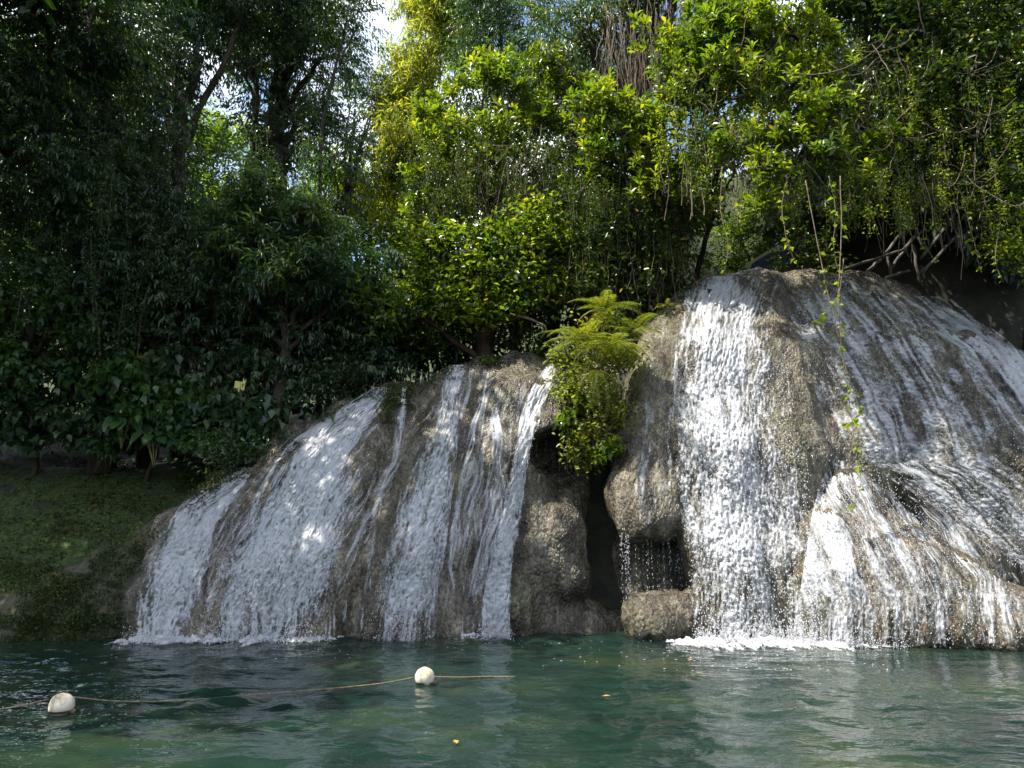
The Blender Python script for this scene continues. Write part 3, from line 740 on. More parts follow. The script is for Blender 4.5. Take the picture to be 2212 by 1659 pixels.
# foam where the cascades meet the pool
def foam(label, xs, seed, w=0.30):
    """xs: (picture x, picture y of the rock foot, width factor)"""
    xs = np.array(xs, float)
    n = 220; t = np.linspace(0, 1, n)
    px = np.interp(t, np.linspace(0, 1, len(xs)), xs[:, 0]); py = np.interp(t, np.linspace(0, 1, len(xs)), xs[:, 1]); wf = np.interp(t, np.linspace(0, 1, len(xs)), xs[:, 2])
    base = on_water(px, py)
    k = 26; s = np.linspace(0, 1, k)
    X = base[:, None, 0] + 0 * s; Yb = base[:, None, 1] + 0.22 - s * (0.22 + w * wf[:, None] * (0.7 + 0.6 * vnoise(t * 30, 0, 0, seed)[:, None]))
    n1 = fbm(X * 9, Yb * 9, 0, seed, 3); n2 = fbm(X * 25, Yb * 16, 0, seed + 1, 2)
    env = np.sin(np.pi * np.clip(s * 0.8 + 0.2, 0, 1))[None] * np.minimum(1, np.minimum(t, 1 - t) * 12)[:, None]
    m = 0.9 * n1 + 0.6 * n2 + 1.25 * env - 0.95 * s[None]
    Z = 0.012 + np.clip(m, 0, 1.5) * 0.06 * wf[:, None] * (1 - 0.6 * s[None]) + 0.02 * np.clip(n2, 0, 1)
    V = np.stack([X, Yb, Z], -1).reshape(-1, 3)
    F = grid_faces(n, k); kf = (m.ravel() > 0)[F].sum(1) >= 3; F = F[kf]
    used = np.unique(F); rm = np.full(len(V), -1); rm[used] = np.arange(len(used))
    fl = 1 - sstep(m.ravel() + .15 * rng.normal(size=m.size), -.1, .75)
    o = link('foam', mesh_np('foam', V[used], rm[F], M['white'], True, film=fl[used]))
    tag(o, label, 'foam', kind='stuff')
foam('white foam line where the left cascades meet the pool', [(225, 1393, .25), (290, 1388, .8), (420, 1387, 1.0), (560, 1386, 1.0), (700, 1382, .6), (745, 1380, .3)], 201, 0.9)
foam('small foam streak under the fanning blue grey cascade', [(800, 1380, .4), (860, 1379, .7), (940, 1378, .4)], 202, 0.6)
foam('foam patch where the narrow bright fall lands', [(985, 1378, .5), (1050, 1376, 1.0), (1100, 1374, .5)], 203, 0.7)
foam('bright foam bank under the widest sunlit cascade', [(1440, 1392, .5), (1520, 1392, 1.1), (1600, 1392, 1.3), (1700, 1394, 1.0), (1830, 1396, .5), (1960, 1398, .3)], 204, 1.1)

fr = np.random.default_rng(88); fV, fF, fo = [], [], 0
for x0, x1, y0, y1, cnt in ((1430, 1960, 1398, 1450, 190), (230, 760, 1392, 1425, 130), (960, 1130, 1380, 1405, 50), (1150, 1500, 1385, 1440, 40)):
    for _ in range(cnt):
        c = on_water(fr.uniform(x0, x1), y0 + (y1 - y0) * fr.random() ** 2); q = int(fr.integers(5, 8)); th = np.linspace(0, 2 * np.pi, q, endpoint=False)
        rr = fr.uniform(.004, .016) * fr.uniform(.6, 1.2, q)
        fV.append(np.vstack([c + np.stack([rr * np.cos(th) * 1.6, rr * np.sin(th), np.full(q, .008)], -1), c + [0, 0, .012]]))
        k = np.arange(q); fF.append(np.stack([k, (k + 1) % q, np.full(q, q)], -1) + fo); fo += q + 1
tag(link('foam', mesh_np('foam', np.vstack(fV), np.vstack(fF), M['white'], True)), 'drifting foam flecks on the pool in front of the falls', 'foam', kind='stuff')

# ------------------------------------------------------------------ foliage
def leaf_tpl(L, w, fold=0.25, droop=0.15, wide=0.55):
    V = np.array([[0, 0, 0], [-w / 2, wide * L, fold * w], [w / 2, wide * L, fold * w], [0, wide * L, 0], [0, L, -droop * L]])
    F = np.array([[0, 3, 1], [0, 2, 3], [1, 3, 4], [3, 2, 4]])
    return V, F

def leaf2(L, w, fold=0.2, droop=0.15, wide=0.5):
    V = np.array([[0, 0, 0], [-w / 2, wide * L, fold * w], [w / 2, wide * L, fold * w], [0, L, -droop * L]])
    return V, np.array([[0, 3, 1], [0, 2, 3]])

def rot_axis(axis, ang):
    axis = nrm(axis); K = np.array([[0, -axis[2], axis[1]], [axis[2], 0, -axis[0]], [-axis[1], axis[0], 0]])
    return np.eye(3) + math.sin(ang) * K + (1 - math.cos(ang)) * K @ K

def place_leaf(az, el, roll, pos, tpl, s=1.0):
    V, F = tpl
    A = rot_axis([0, 0, 1], az) @ rot_axis([1, 0, 0], el) @ rot_axis([0, 1, 0], roll)
    return (V * s) @ A.T + pos, F

def join_tpl(lst):
    Vs, Fs, ids, o = [], [], [], 0
    for k, (V, F) in enumerate(lst):
        Vs.append(V); Fs.append(F + o); ids.append(np.full(len(F), k)); o += len(V)
    return np.vstack(Vs), np.vstack(Fs), np.concatenate(ids)

def spray(kind, r):
    out = []
    if kind == 'rosette':
        n = r.integers(8, 11)
        for i in range(n):
            out.append(place_leaf(i * 2.4 + r.normal(0, .2), R(r.uniform(5, 58)), r.normal(0, .25), np.array([0, 0, 0.02 * i - .1]),
                                  leaf_tpl(r.uniform(.13, .20), r.uniform(.05, .075), .28, .12, .62)))
    elif kind == 'pinnate':
        for i in range(11):
            t = i / 10
            p = np.array([0, .42 * t, -.16 * t * t])
            az = (1 if i % 2 else -1) * R(r.uniform(35, 80)) * (1 - .5 * t)
            out.append(place_leaf(az, R(r.uniform(-70, -20)), r.normal(0, .5), p, leaf2(r.uniform(.10, .16), r.uniform(.035, .05), .2, .2, .45)))
    elif kind == 'mango':
        n = 12
        for i in range(n):
            out.append(place_leaf(i * 2.4 + r.normal(0, .2), R(r.uniform(-60, 25)), r.normal(0, .3), np.array([0, 0, .012 * i - .05]),
                                  leaf_tpl(r.uniform(.16, .24), r.uniform(.035, .05), .3, .25, .5)))
    elif kind == 'broad':
        for i in range(6):
            p = np.array([r.normal(0, .07), r.normal(0, .07), r.normal(0, .07)])
            out.append(place_leaf(r.uniform(0, 6.28), R(r.uniform(-65, -5)), r.normal(0, .35), p, leaf_tpl(r.uniform(.12, .2), r.uniform(.085, .13), .12, .25, .38)))
    elif kind == 'small':
        for i in range(12):
            p = r.normal(0, .10, 3)
            out.append(place_leaf(r.uniform(0, 6.28), R(r.uniform(-60, 40)), r.normal(0, .6), p, leaf2(r.uniform(.07, .11), r.uniform(.035, .055), .2, .15, .5)))
    elif kind == 'bamboo':
        for i in range(14):
            p = np.array([r.normal(0, .05), r.normal(0, .05), -.025 * i])
            out.append(place_leaf(r.uniform(0, 6.28), R(r.uniform(-80, -10)), r.normal(0, .5), p, leaf2(r.uniform(.16, .26), r.uniform(.02, .032), .2, .2, .4)))
    elif kind == 'moss':
        for i in range(10):
            p = np.array([r.normal(0, .06), r.normal(0, .06), 0])
            out.append(place_leaf(r.uniform(0, 6.28), R(r.uniform(0, 80)), r.normal(0, .4), p, leaf2(r.uniform(.03, .07), r.uniform(.015, .03), .2, .1, .5)))
    return join_tpl(out)

_sr = np.random.default_rng(99)
SPRAYS = {k: [spray(k, _sr) for _ in range(5)] for k in ('rosette', 'pinnate', 'mango', 'broad', 'small', 'bamboo', 'moss')}

def basis(d, roll):
    d = nrm(d); up = np.where(np.abs(d[:, 2:3]) > .95, [[1.0, 0, 0]], [[0, 0, 1.0]])
    a = nrm(np.cross(up, d)); b = np.cross(d, a)
    c, s = np.cos(roll)[:, None], np.sin(roll)[:, None]
    return np.stack([a * c + b * s, -a * s + b * c, d], -1)      # columns: x y z

def yaw_basis(yaw, tilt, r):
    n = len(yaw); c, s = np.cos(yaw), np.sin(yaw); z = np.zeros(n); o = np.ones(n)
    Rz = np.stack([np.stack([c, -s, z], -1), np.stack([s, c, z], -1), np.stack([z, z, o], -1)], 1)
    ct, st = np.cos(tilt), np.sin(tilt)
    Rx = np.stack([np.stack([o, z, z], -1), np.stack([z, ct, -st], -1), np.stack([z, st, ct], -1)], 1)
    return Rz @ Rx

def scatter(kind, P, out, r, up=0.6, jit=0.5, size=1.0):
    """leaf sprays at P, facing out; returns V, F, tone"""
    n = len(P)
    if kind == 'pinnate':
        yaw = np.arctan2(-out[:, 0], out[:, 1]) + r.normal(0, .7, n)
        B = yaw_basis(yaw, r.normal(0.1, .35, n), r)
    elif kind in ('broad', 'bamboo', 'mango', 'small'):
        B = yaw_basis(r.uniform(0, 6.28, n), r.normal(0, .35, n), r)
    else:
        B = basis(out * (1 - up) + np.array([0, 0, up]) + r.normal(0, jit, (n, 3)) * .6, r.uniform(0, 6.28, n))
    sc = size * r.uniform(.75, 1.2, n)
    base_t = r.normal(.42, .16, n)
    Vs, Fs, Ts, o = [], [], [], 0
    for k, (TV, TFc, ids) in enumerate(SPRAYS[kind]):
        idx = np.arange(k, n, len(SPRAYS[kind]))
        if len(idx) == 0: continue
        V = np.einsum('nij,mj->nmi', B[idx] * sc[idx, None, None], TV) + P[idx, None]
        Vs.append(V.reshape(-1, 3)); m = len(TV)
        Fs.append((TFc[None] + o + m * np.arange(len(idx))[:, None, None]).reshape(-1, 3)); o += m * len(idx)
        lt = np.clip(base_t[idx, None] + r.normal(0, .16, (len(idx), ids.max() + 1)), 0, .96)
        lt[r.random(lt.shape) < 0.006] = 1.0
        Ts.append(lt[:, ids].ravel())
    return np.vstack(Vs), np.vstack(Fs), np.concatenate(Ts)

def blob_points(blobs, dens, r, clump=0.34, shell=0.45):
    """spray positions gathered in clumps inside ellipsoids; blob: (centre, radii, factor)"""
    Ps, Os = [], []
    for c, rad, f in blobs:
        rad = np.array(rad); c = np.array(c)
        area = math.pi * (rad[0] * rad[2] + rad[0] * rad[1] + rad[1] * rad[2]) / 3
        ns = max(6, int(dens * f * area)); per = 9
        k = max(3, ns // per)
        d = nrm(r.normal(size=(k, 3))); u = shell + (1 - shell) * r.random(k) ** .6
        u = u * (0.82 + 0.28 * r.random(k))
        cc = d * u[:, None]
        w = r.integers(0, k, ns)
        p = c + cc[w] * rad + np.clip(r.normal(0, 1, (ns, 3)), -1.8, 1.8) * clump * np.array([1, 1, .62]) * min(1.0, rad.min() / .8 + .25)
        Ps.append(p); Os.append(nrm(cc[w] * .7 + (p - c) / rad * .5))
    return np.vstack(Ps), np.vstack(Os)

def pblob(x, y, Y, rx, ry, rd=None, f=1.0):
    s = Y / FPX
    return (at(x, y, Y), (rx * s, rd if rd is not None else 0.75 * 0.5 * (rx + ry) * s, ry * s), f)

def wobble(P, amp, seed):
    r = np.random.default_rng(seed); P = P.copy()
    t = np.linspace(0, 1, len(P))
    for ax in range(3):
        for k in (2, 5):
            P[:, ax] += amp / k * np.sin(2 * np.pi * (k * t * r.uniform(.6, 1.2) + r.random())) * np.minimum(1, t * 5)
    return P

def tree(name, label, cat, base, blobs, kind, mat, dens=34, seed=0, trunk_r=0.16, trunk_path=None, bark='bark', group=None, up=.6, size=1.0,
         clump=.34, shell=.45, branches=True, lean=None):
    """trunk, one branch into each blob with twigs, and a crown of leaf sprays"""
    r = np.random.default_rng(seed)
    base = np.array(base, float)
    e = empty(name, base, label, cat, group)
    cs = np.array([b[0] for b in blobs])
    if trunk_path is None:
        top = cs.mean(0) * np.array([1, 1, 1.0])
        trunk_path = [base, base * .6 + top * .4 + np.array([r.normal(0, .2), r.normal(0, .1), 0]), top]
    tp = wobble(smooth_path(np.array(trunk_path, float), 18), trunk_r * .8, seed + 1)
    V, Q, T3 = tube(tp - base, trunk_r * (1 - .62 * np.linspace(0, 1, 18) ** 1.2), 9)
    link('trunk', mesh_np('trunk', V, [Q, T3], M[bark], True), e)
    if branches:
        for b in blobs:
            c = np.array(b[0]); rad = np.array(b[1])
            i = int(np.argmin(((tp[4:] - c) ** 2).sum(1) + 0.25 * np.maximum(tp[4:, 2] - c[2], 0) ** 2)) + 4
            i = max(4, i - 4)
            lst = []
            bp = wobble(smooth_path(np.array([tp[i], tp[i] * .45 + c * .55 + np.array([0, 0, .15]), c]), 10), .12, seed + i)
            lst.append(tube(bp - base, trunk_r * .42 * (1 - .7 * np.linspace(0, 1, 10)), 6))
            for q in range(5):
                e2 = c + nrm(r.normal(size=3)) * rad * .85
                s0 = bp[r.integers(4, 10)]
                lst.append(tube(wobble(smooth_path(np.array([s0, (s0 + e2) / 2 + r.normal(0, .1, 3), e2]), 8), .08, seed + q) - base, .018 * (1 - .7 * np.linspace(0, 1, 8)) + .004, 4, False))
            V, F = tubes(lst)
            link('branch', mesh_np('branch', V, F, M[bark], True), e)
    rough = []
    for c, rad, f in blobs:
        rad = np.array(rad); rough.append((c, rad * np.array([.82, .85, .78]), f * .85))
        for q in range(3):
            d = nrm(r.normal(size=3) * [1, .7, 1])
            rough.append((c + d * rad * r.uniform(.75, 1.1), rad * r.uniform(.28, .5), f * r.uniform(.5, 1.1)))
    P, O = blob_points(rough, dens * 2.1, r, clump, shell)
    V, F, T = scatter(kind, P, O, r, up, size=size * 1.17)
    cr = link('crown', mesh_np('crown', V - base, F, M[mat], False, T), e)
    cr['kind'] = 'stuff'
    return e

def gbase(x, Y, dz=-.1):
    """a ground point at picture column x and depth Y"""
    X = rays(x, 900)[0] * Y
    return np.array([X, Y, float(ground_z(X, Y)) + dz])

LG = 'shaded trees on the left slope'
# --- dark left wood
tree('broadleaf_tree', 'bushy light green tree at the far left edge above the mossy bank', 'tree', gbase(-60, 16.5),
     [pblob(90, 620, 15.0, 120, 80), pblob(170, 680, 15.2, 90, 70), pblob(40, 720, 15.0, 110, 80), pblob(210, 740, 15.3, 55, 50), pblob(20, 820, 15.0, 90, 70), pblob(-90, 640, 14.6, 120, 120), pblob(130, 790, 15.4, 80, 60)],
     'broad', 'broad', 44, 301, .14, group=LG, size=.9)
tree('canopy_tree', 'great spreading tree over the left bank, its boughs above the top left corner', 'tree', (-11.5, 11.0, 1.2),
     [((-13, 10, 12.2), (2.2, 1.8, 1.3), 1), ((-10.5, 9.5, 12.6), (2.0, 1.7, 1.2), 1), ((-8.6, 10.6, 12.9), (1.7, 1.5, 1.1), 1), ((-11, 12.4, 13.2), (2.2, 1.6, 1.2), 1), ((-14.5, 12.5, 11), (2.2, 2, 1.8), 1), ((-8.0, 9.0, 12.4), (1.5, 1.4, 1.0), .9),
      ((-13.5, 9, 9), (1.8, 2, 2), 1), ((-15, 14.5, 10), (2.2, 2, 2.5), 1), ((-7.6, 12.3, 14), (1.6, 1.4, 1.0), .9), ((-12.5, 6.5, 12), (2, 1.8, 1.2), 1), ((-10.5, 5.2, 12.4), (1.7, 1.6, 1.1), .9), ((-13.5, 4.2, 11.5), (2.2, 1.8, 1.3), 1), ((-10.8, 7.6, 12.6), (1.8, 1.5, 1.1), .9)],
     'broad', 'broad', 20, 300, .38, trunk_path=[(-11.5, 11, 1.2), (-11.8, 10.8, 6), (-11, 10.6, 10), (-10.5, 10.5, 12.5)], group=LG, size=1.4, clump=.6)

tree('forest_tree', 'tall dark tree filling the top left corner with its thick trunk showing', 'tree', gbase(235, 16.5),
     [pblob(40, 120, 14.0, 190, 170), pblob(190, 60, 15.0, 180, 150), pblob(60, 330, 14.2, 160, 150), pblob(190, 300, 15.5, 130, 140), pblob(-120, 250, 13.5, 220, 220), pblob(60, -150, 13.5, 300, 170), pblob(110, 470, 15, 130, 90)],
     'pinnate', 'shade', 46, 302, .30, trunk_path=[gbase(235, 16.5), at(240, 560, 16.5), at(235, 300, 16.3), at(190, 0, 15.8)], group=LG)
tree('forest_tree', 'dark tall tree whose crown spreads left of the sky gap', 'tree', gbase(400, 18),
     [pblob(320, 120, 17, 130, 150), pblob(450, 20, 17.5, 140, 85), pblob(320, 300, 17, 100, 120), pblob(300, 420, 17.3, 120, 110), pblob(560, -20, 17.5, 190, 120), pblob(380, -160, 17, 320, 160)],
     'pinnate', 'shade', 44, 303, .26, group=LG)
tree('forest_tree', 'dense dark tree in the middle of the left slope behind the narrow-leaved tree', 'tree', gbase(330, 17),
     [pblob(300, 520, 16.0, 150, 110), pblob(400, 480, 16.4, 110, 90), pblob(260, 620, 15.5, 130, 100), pblob(370, 650, 15.6, 140, 110), pblob(470, 600, 16.4, 100, 110)],
     'pinnate', 'shade', 46, 304, .2, group=LG)
tree('narrow_leaved_tree', 'rounded tree with narrow drooping grey green leaves in the shade left of centre', 'tree', gbase(570, 15.8),
     [pblob(560, 440, 15.0, 110, 80), pblob(500, 530, 14.9, 100, 80), pblob(640, 500, 15.0, 110, 80), pblob(570, 590, 14.7, 130, 80), pblob(690, 590, 15.0, 100, 70), pblob(480, 630, 15.1, 70, 60), pblob(770, 620, 15.4, 100, 70)],
     'mango', 'mango', 46, 305, .17, group=LG)
tree('slender_tree', 'tall slender tree with vine-clad trunk right of the first sky gap', 'tree', gbase(600, 21),
     [pblob(600, 60, 20, 120, 90), pblob(700, 120, 20, 90, 90), pblob(590, 190, 20.5, 60, 60), pblob(660, 240, 20.4, 80, 60), pblob(690, 20, 20, 55, 80), pblob(620, -100, 20, 220, 110), pblob(590, 320, 20.5, 60, 80, f=.7)],
     'pinnate', 'shade', 36, 306, .34, trunk_path=[gbase(600, 21), at(600, 420, 20.8), at(605, 200, 20.5), at(620, -60, 20)], group=LG)
tree('slender_tree', 'second slender trunk close beside the vine-clad one', 'tree', gbase(548, 20),
     [pblob(540, 250, 19.8, 50, 60, f=.6), pblob(555, 330, 19.8, 40, 60, f=.6), pblob(520, 120, 19.8, 70, 60, f=.7)],
     'pinnate', 'shade', 34, 307, .16, trunk_path=[gbase(548, 20), at(552, 420, 20), at(545, 120, 19.8)], group=LG)
for lab, bx, Yb, bl, sd in (
    ('deep shaded tree closing the wood behind the far left', 60, 21, [(-40, 150, 20, 220, 170), (150, 180, 20.5, 180, 170), (-20, 420, 19.5, 220, 160), (190, 430, 20, 170, 140), (60, 640, 19, 220, 140), (-150, 700, 17, 200, 180), (230, 640, 19, 150, 120)], 351),
    ('deep shaded tree closing the wood below the first sky gap', 380, 22, [(300, 80, 21.5, 140, 130), (300, 280, 21, 100, 100), (380, 560, 20, 160, 100), (300, 740, 18.5, 170, 110), (480, 720, 18.5, 150, 100), (430, -30, 21.5, 140, 90), (560, 640, 19, 140, 100)], 352),
    ('deep shaded tree closing the wood behind the narrow-leaved tree', 700, 22, [(620, 560, 20, 120, 70), (720, 640, 19, 130, 80), (840, 600, 19, 120, 70), (640, 770, 17.6, 130, 80), (800, 740, 17.6, 130, 70), (940, 660, 18.5, 110, 80), (1060, 640, 18, 110, 80), (1180, 680, 17.6, 120, 70), (900, 760, 17, 100, 40)], 353),
    ('dark tree standing behind the railing on the right slope', 1950, 19.5, [(1800, 450, 18, 110, 70), (1920, 430, 17.6, 110, 80), (2060, 450, 17.2, 130, 90), (2180, 520, 16.8, 110, 90), (1830, 330, 18, 120, 90), (2000, 300, 17.5, 160, 120), (2180, 330, 17, 130, 130), (2000, 120, 17.5, 250, 120), (1780, 150, 17.5, 160, 140), (1600, 100, 17.5, 150, 120)], 354)):
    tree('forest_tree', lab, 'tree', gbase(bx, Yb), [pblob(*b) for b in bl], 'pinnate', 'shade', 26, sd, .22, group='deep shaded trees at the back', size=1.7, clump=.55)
# shrubs of the bank
SH = 'shrubs of the shaded bank'
tree('bank_shrub', 'broad-leaved shrub with hanging pale leaves above the bank ledge', 'shrub', gbase(330, 16.2),
     [pblob(310, 790, 15.4, 100, 80), pblob(360, 860, 15.2, 110, 70), pblob(400, 930, 15.1, 90, 50), pblob(270, 900, 15.2, 80, 60)], 'broad', 'broad', 36, 311, .06, group=SH)
tree('bank_shrub', 'low shrub around the small yellow notice', 'shrub', gbase(540, 15.6),
     [pblob(470, 900, 14.9, 90, 60), pblob(560, 900, 15.0, 80, 60), pblob(600, 820, 15.6, 70, 80), pblob(430, 820, 15.4, 80, 70)], 'broad', 'shade', 36, 312, .06, group=SH)
tree('bank_shrub', 'dark shrub at the far left above the moss', 'shrub', gbase(90, 16.4),
     [pblob(60, 890, 15.6, 110, 70), pblob(160, 870, 15.8, 100, 70), pblob(190, 935, 15.7, 90, 40), pblob(-60, 890, 15.2, 100, 80)], 'broad', 'shade', 40, 313, .06, group=SH)
tree('bank_shrub', 'dense understory shrub in deep shade behind the left dome rim', 'shrub', gbase(720, 16.8),
     [pblob(680, 760, 16.2, 90, 90), pblob(760, 720, 16.4, 90, 80), pblob(720, 840, 15.6, 70, 45), pblob(830, 760, 16.2, 80, 60), pblob(640, 680, 16.6, 100, 80)], 'small', 'shade', 42, 314, .07, group=SH)
tree('bank_shrub', 'understory shrub with glinting leaves behind the brown ribs', 'shrub', gbase(930, 17),
     [pblob(900, 690, 16.6, 110, 80), pblob(960, 740, 16.3, 90, 50), pblob(1000, 640, 17, 120, 90), pblob(1120, 740, 16.2, 80, 40), pblob(1090, 660, 17, 90, 70), pblob(860, 640, 16.5, 90, 80)], 'small', 'rosette_dk', 42, 315, .07, group=SH)
tree('bank_shrub', 'dim thicket closing the gap under the narrow-leaved tree', 'shrub', gbase(600, 16.6),
     [pblob(560, 700, 15.9, 110, 70), pblob(660, 690, 15.8, 110, 60), pblob(760, 680, 15.8, 100, 60), pblob(600, 770, 15.7, 110, 60), pblob(820, 800, 15.7, 80, 35), pblob(480, 760, 15.8, 90, 80)], 'pinnate', 'mango', 40, 317, .06, group=SH, size=.9)
tree('bank_shrub', 'rusty-tipped low bush where the moss meets the left dome', 'shrub', gbase(470, 14.6),
     [pblob(470, 960, 14.3, 60, 45), pblob(520, 985, 14.4, 50, 30)], 'small', 'shade', 60, 316, .04, group=SH)

# --- far sunlit trees behind
FG = 'sunlit trees behind the falls'
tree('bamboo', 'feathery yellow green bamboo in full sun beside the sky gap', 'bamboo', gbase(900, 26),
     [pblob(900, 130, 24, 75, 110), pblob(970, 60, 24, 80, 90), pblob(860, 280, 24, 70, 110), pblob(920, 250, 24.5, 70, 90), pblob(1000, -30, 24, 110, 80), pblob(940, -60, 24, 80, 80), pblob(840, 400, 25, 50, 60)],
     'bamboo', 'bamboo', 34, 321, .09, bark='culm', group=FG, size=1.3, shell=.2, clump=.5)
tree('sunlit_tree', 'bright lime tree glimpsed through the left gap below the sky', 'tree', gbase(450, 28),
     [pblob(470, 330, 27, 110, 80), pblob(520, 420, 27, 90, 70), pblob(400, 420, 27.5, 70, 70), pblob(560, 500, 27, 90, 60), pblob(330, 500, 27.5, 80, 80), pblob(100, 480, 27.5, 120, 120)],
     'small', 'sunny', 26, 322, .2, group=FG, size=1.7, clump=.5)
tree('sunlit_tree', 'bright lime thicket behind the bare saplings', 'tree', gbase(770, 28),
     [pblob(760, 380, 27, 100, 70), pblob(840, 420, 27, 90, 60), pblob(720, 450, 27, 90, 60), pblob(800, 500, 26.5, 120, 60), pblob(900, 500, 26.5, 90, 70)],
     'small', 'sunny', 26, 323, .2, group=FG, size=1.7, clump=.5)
tree('sunlit_tree', 'pale green tree lit from above between the slender tree and the bamboo', 'tree', gbase(740, 25),
     [pblob(750, 200, 24, 70, 60, f=.6), pblob(700, 300, 24.5, 70, 60, f=.7), pblob(790, 280, 24.2, 60, 70, f=.6), pblob(820, 180, 24.5, 60, 90, f=.5)],
     'pinnate', 'mango', 30, 324, .12, group=FG, size=1.2)
tree('sunlit_tree', 'sunlit bush beyond the gap above the right cliff', 'tree', gbase(1620, 18.9),
     [pblob(1590, 500, 18.6, 60, 45), pblob(1650, 530, 18.4, 80, 45), pblob(1570, 565, 18.4, 60, 35), pblob(1700, 480, 18.6, 70, 60), pblob(1760, 430, 18.6, 70, 70), pblob(1680, 420, 18.8, 50, 30)],
     'small', 'sunny', 34, 325, .12, group=FG, size=1.15, clump=.3)
tree('forest_tree', 'shaded crown filling the space between the central shrub and the vine-curtained trunk', 'tree', gbase(1230, 19.5),
     [pblob(1190, 330, 18, 90, 70), pblob(1270, 360, 18, 90, 60), pblob(1140, 400, 18, 80, 60), pblob(1320, 280, 18, 80, 60), pblob(1240, 250, 18, 70, 60), pblob(1400, 420, 17.6, 80, 80)],
     'pinnate', 'rosette_dk', 34, 330, .16, group=FG, size=1.1)
tree('sunlit_tree', 'sunny wood on the far slope seen through the hole above the cliff', 'tree', gbase(1600, 34),
     [pblob(1560, 440, 31, 80, 50), pblob(1640, 470, 31, 90, 45), pblob(1540, 520, 30, 90, 60), pblob(1700, 460, 31, 80, 60), pblob(1620, 540, 30, 100, 50), pblob(1480, 420, 31, 60, 80)],
     'small', 'sunny', 20, 336, .2, group=FG, size=2.1, clump=.6)
tree('forest_tree', 'thin shaded crown behind the slender trunks', 'tree', gbase(640, 24),
     [pblob(610, 260, 23, 70, 90, f=.6), pblob(560, 120, 23, 80, 80, f=.8), pblob(650, 200, 23, 60, 70, f=.5)], 'pinnate', 'shade', 30, 337, .14, group=FG, size=1.4)
tree('forest_tree', 'leafy crown closing the gap right of the vine-curtained trunk', 'tree', gbase(1490, 17.9),
     [pblob(1560, 270, 16.4, 70, 60), pblob(1620, 320, 16.4, 70, 40), pblob(1530, 350, 16.6, 50, 60), pblob(1545, 450, 17.4, 45, 50, f=.8)], 'small', 'rosette', 40, 338, .1, group=FG, size=1.3)
tree('bank_shrub', 'dark bush half hiding the blue board behind the cliff top', 'shrub', gbase(1745, 16.9),
     [pblob(1730, 540, 16.6, 45, 40), pblob(1760, 575, 16.5, 40, 25), pblob(1700, 580, 16.6, 25, 18)], 'small', 'rosette_dk', 50, 339, .04, group='dark bushes along the cliff top')
tree('forest_tree', 'dark tree top standing high behind the central shrub', 'tree', gbase(1050, 23),
     [pblob(1050, 40, 21.5, 70, 90), pblob(1090, -60, 21.5, 110, 90), pblob(1030, 130, 21.6, 40, 50), pblob(1150, 60, 21, 80, 70)],
     'pinnate', 'shade', 40, 326, .2, group=FG, size=1.1)
tree('forest_tree', 'shaded wood behind the big central shrub', 'tree', gbase(1180, 21),
     [pblob(1100, 250, 20, 160, 130), pblob(1260, 200, 20, 140, 150), pblob(1050, 430, 19.5, 130, 110), pblob(1200, 430, 19.5, 150, 120), pblob(1330, 420, 19, 120, 150), pblob(1180, 580, 19, 160, 80), pblob(1400, 560, 18.5, 110, 80)],
     'pinnate', 'shade', 32, 327, .25, group=FG, size=1.25)
tree('sapling', 'thin bare-branched sapling against the sky gap', 'sapling', gbase(700, 18.5),
     [pblob(700, 200, 18, 30, 60, f=.35), pblob(730, 330, 18, 40, 50, f=.35), pblob(770, 60, 18, 40, 60, f=.25), pblob(740, 450, 18, 40, 40, f=.3)],
     'pinnate', 'mango', 30, 328, .06, trunk_path=[gbase(690, 18.5), at(692, 450, 18.3), at(700, 250, 18), at(745, 60, 18), at(760, -30, 18)])
tree('sapling', 'forked sapling leaning right in front of the lime thicket', 'sapling', gbase(720, 18.8),
     [pblob(790, 300, 18.4, 35, 45, f=.35), pblob(760, 400, 18.4, 40, 40, f=.3)],
     'pinnate', 'mango', 30, 329, .05, trunk_path=[gbase(715, 18.8), at(720, 500, 18.6), at(755, 400, 18.5), at(800, 250, 18.4)])

# --- centre: shrub masses on the rim
CG = 'shrubs on the rim above the central rocks'
tree('rosette_shrub', 'big glossy shrub with upturned bright rosettes above the central rocks', 'shrub', gbase(1120, 17.2),
     [pblob(960, 240, 16, 70, 50), pblob(1040, 170, 16, 90, 55), pblob(1130, 140, 16, 90, 60), pblob(930, 330, 15.8, 55, 70), pblob(1000, 300, 16.2, 90, 80), pblob(1120, 270, 16.4, 110, 90), pblob(1220, 200, 16.2, 70, 60), pblob(910, 420, 15.7, 45, 70), pblob(980, 430, 16, 80, 80, f=.7), pblob(1090, 400, 16.4, 100, 80, f=.55), pblob(900, 520, 15.6, 45, 55, f=.8)],
     'rosette', 'rosette', 28, 331, .13, group=CG, clump=.28)
tree('rim_tree', 'spreading low tree with thick reddish trunk on the rim above the pale dome', 'tree', gbase(1040, 15.9),
     [pblob(940, 530, 15.3, 70, 55), pblob(1010, 560, 15.2, 90, 60), pblob(1100, 520, 15.4, 90, 60), pblob(1170, 480, 15.5, 80, 60), pblob(920, 610, 15.2, 70, 50), pblob(1020, 650, 15.0, 85, 45), pblob(1075, 665, 15.0, 40, 22), pblob(1120, 610, 15.2, 90, 60), pblob(850, 660, 15.4, 80, 60), pblob(1210, 580, 15.4, 90, 70)],
     'small', 'rosette', 40, 332, .20, trunk_path=[gbase(1035, 15.9), at(1045, 740, 15.6), at(1065, 690, 15.4), at(1050, 600, 15.3)], bark='redbark', group=CG, size=1.45, clump=.26)
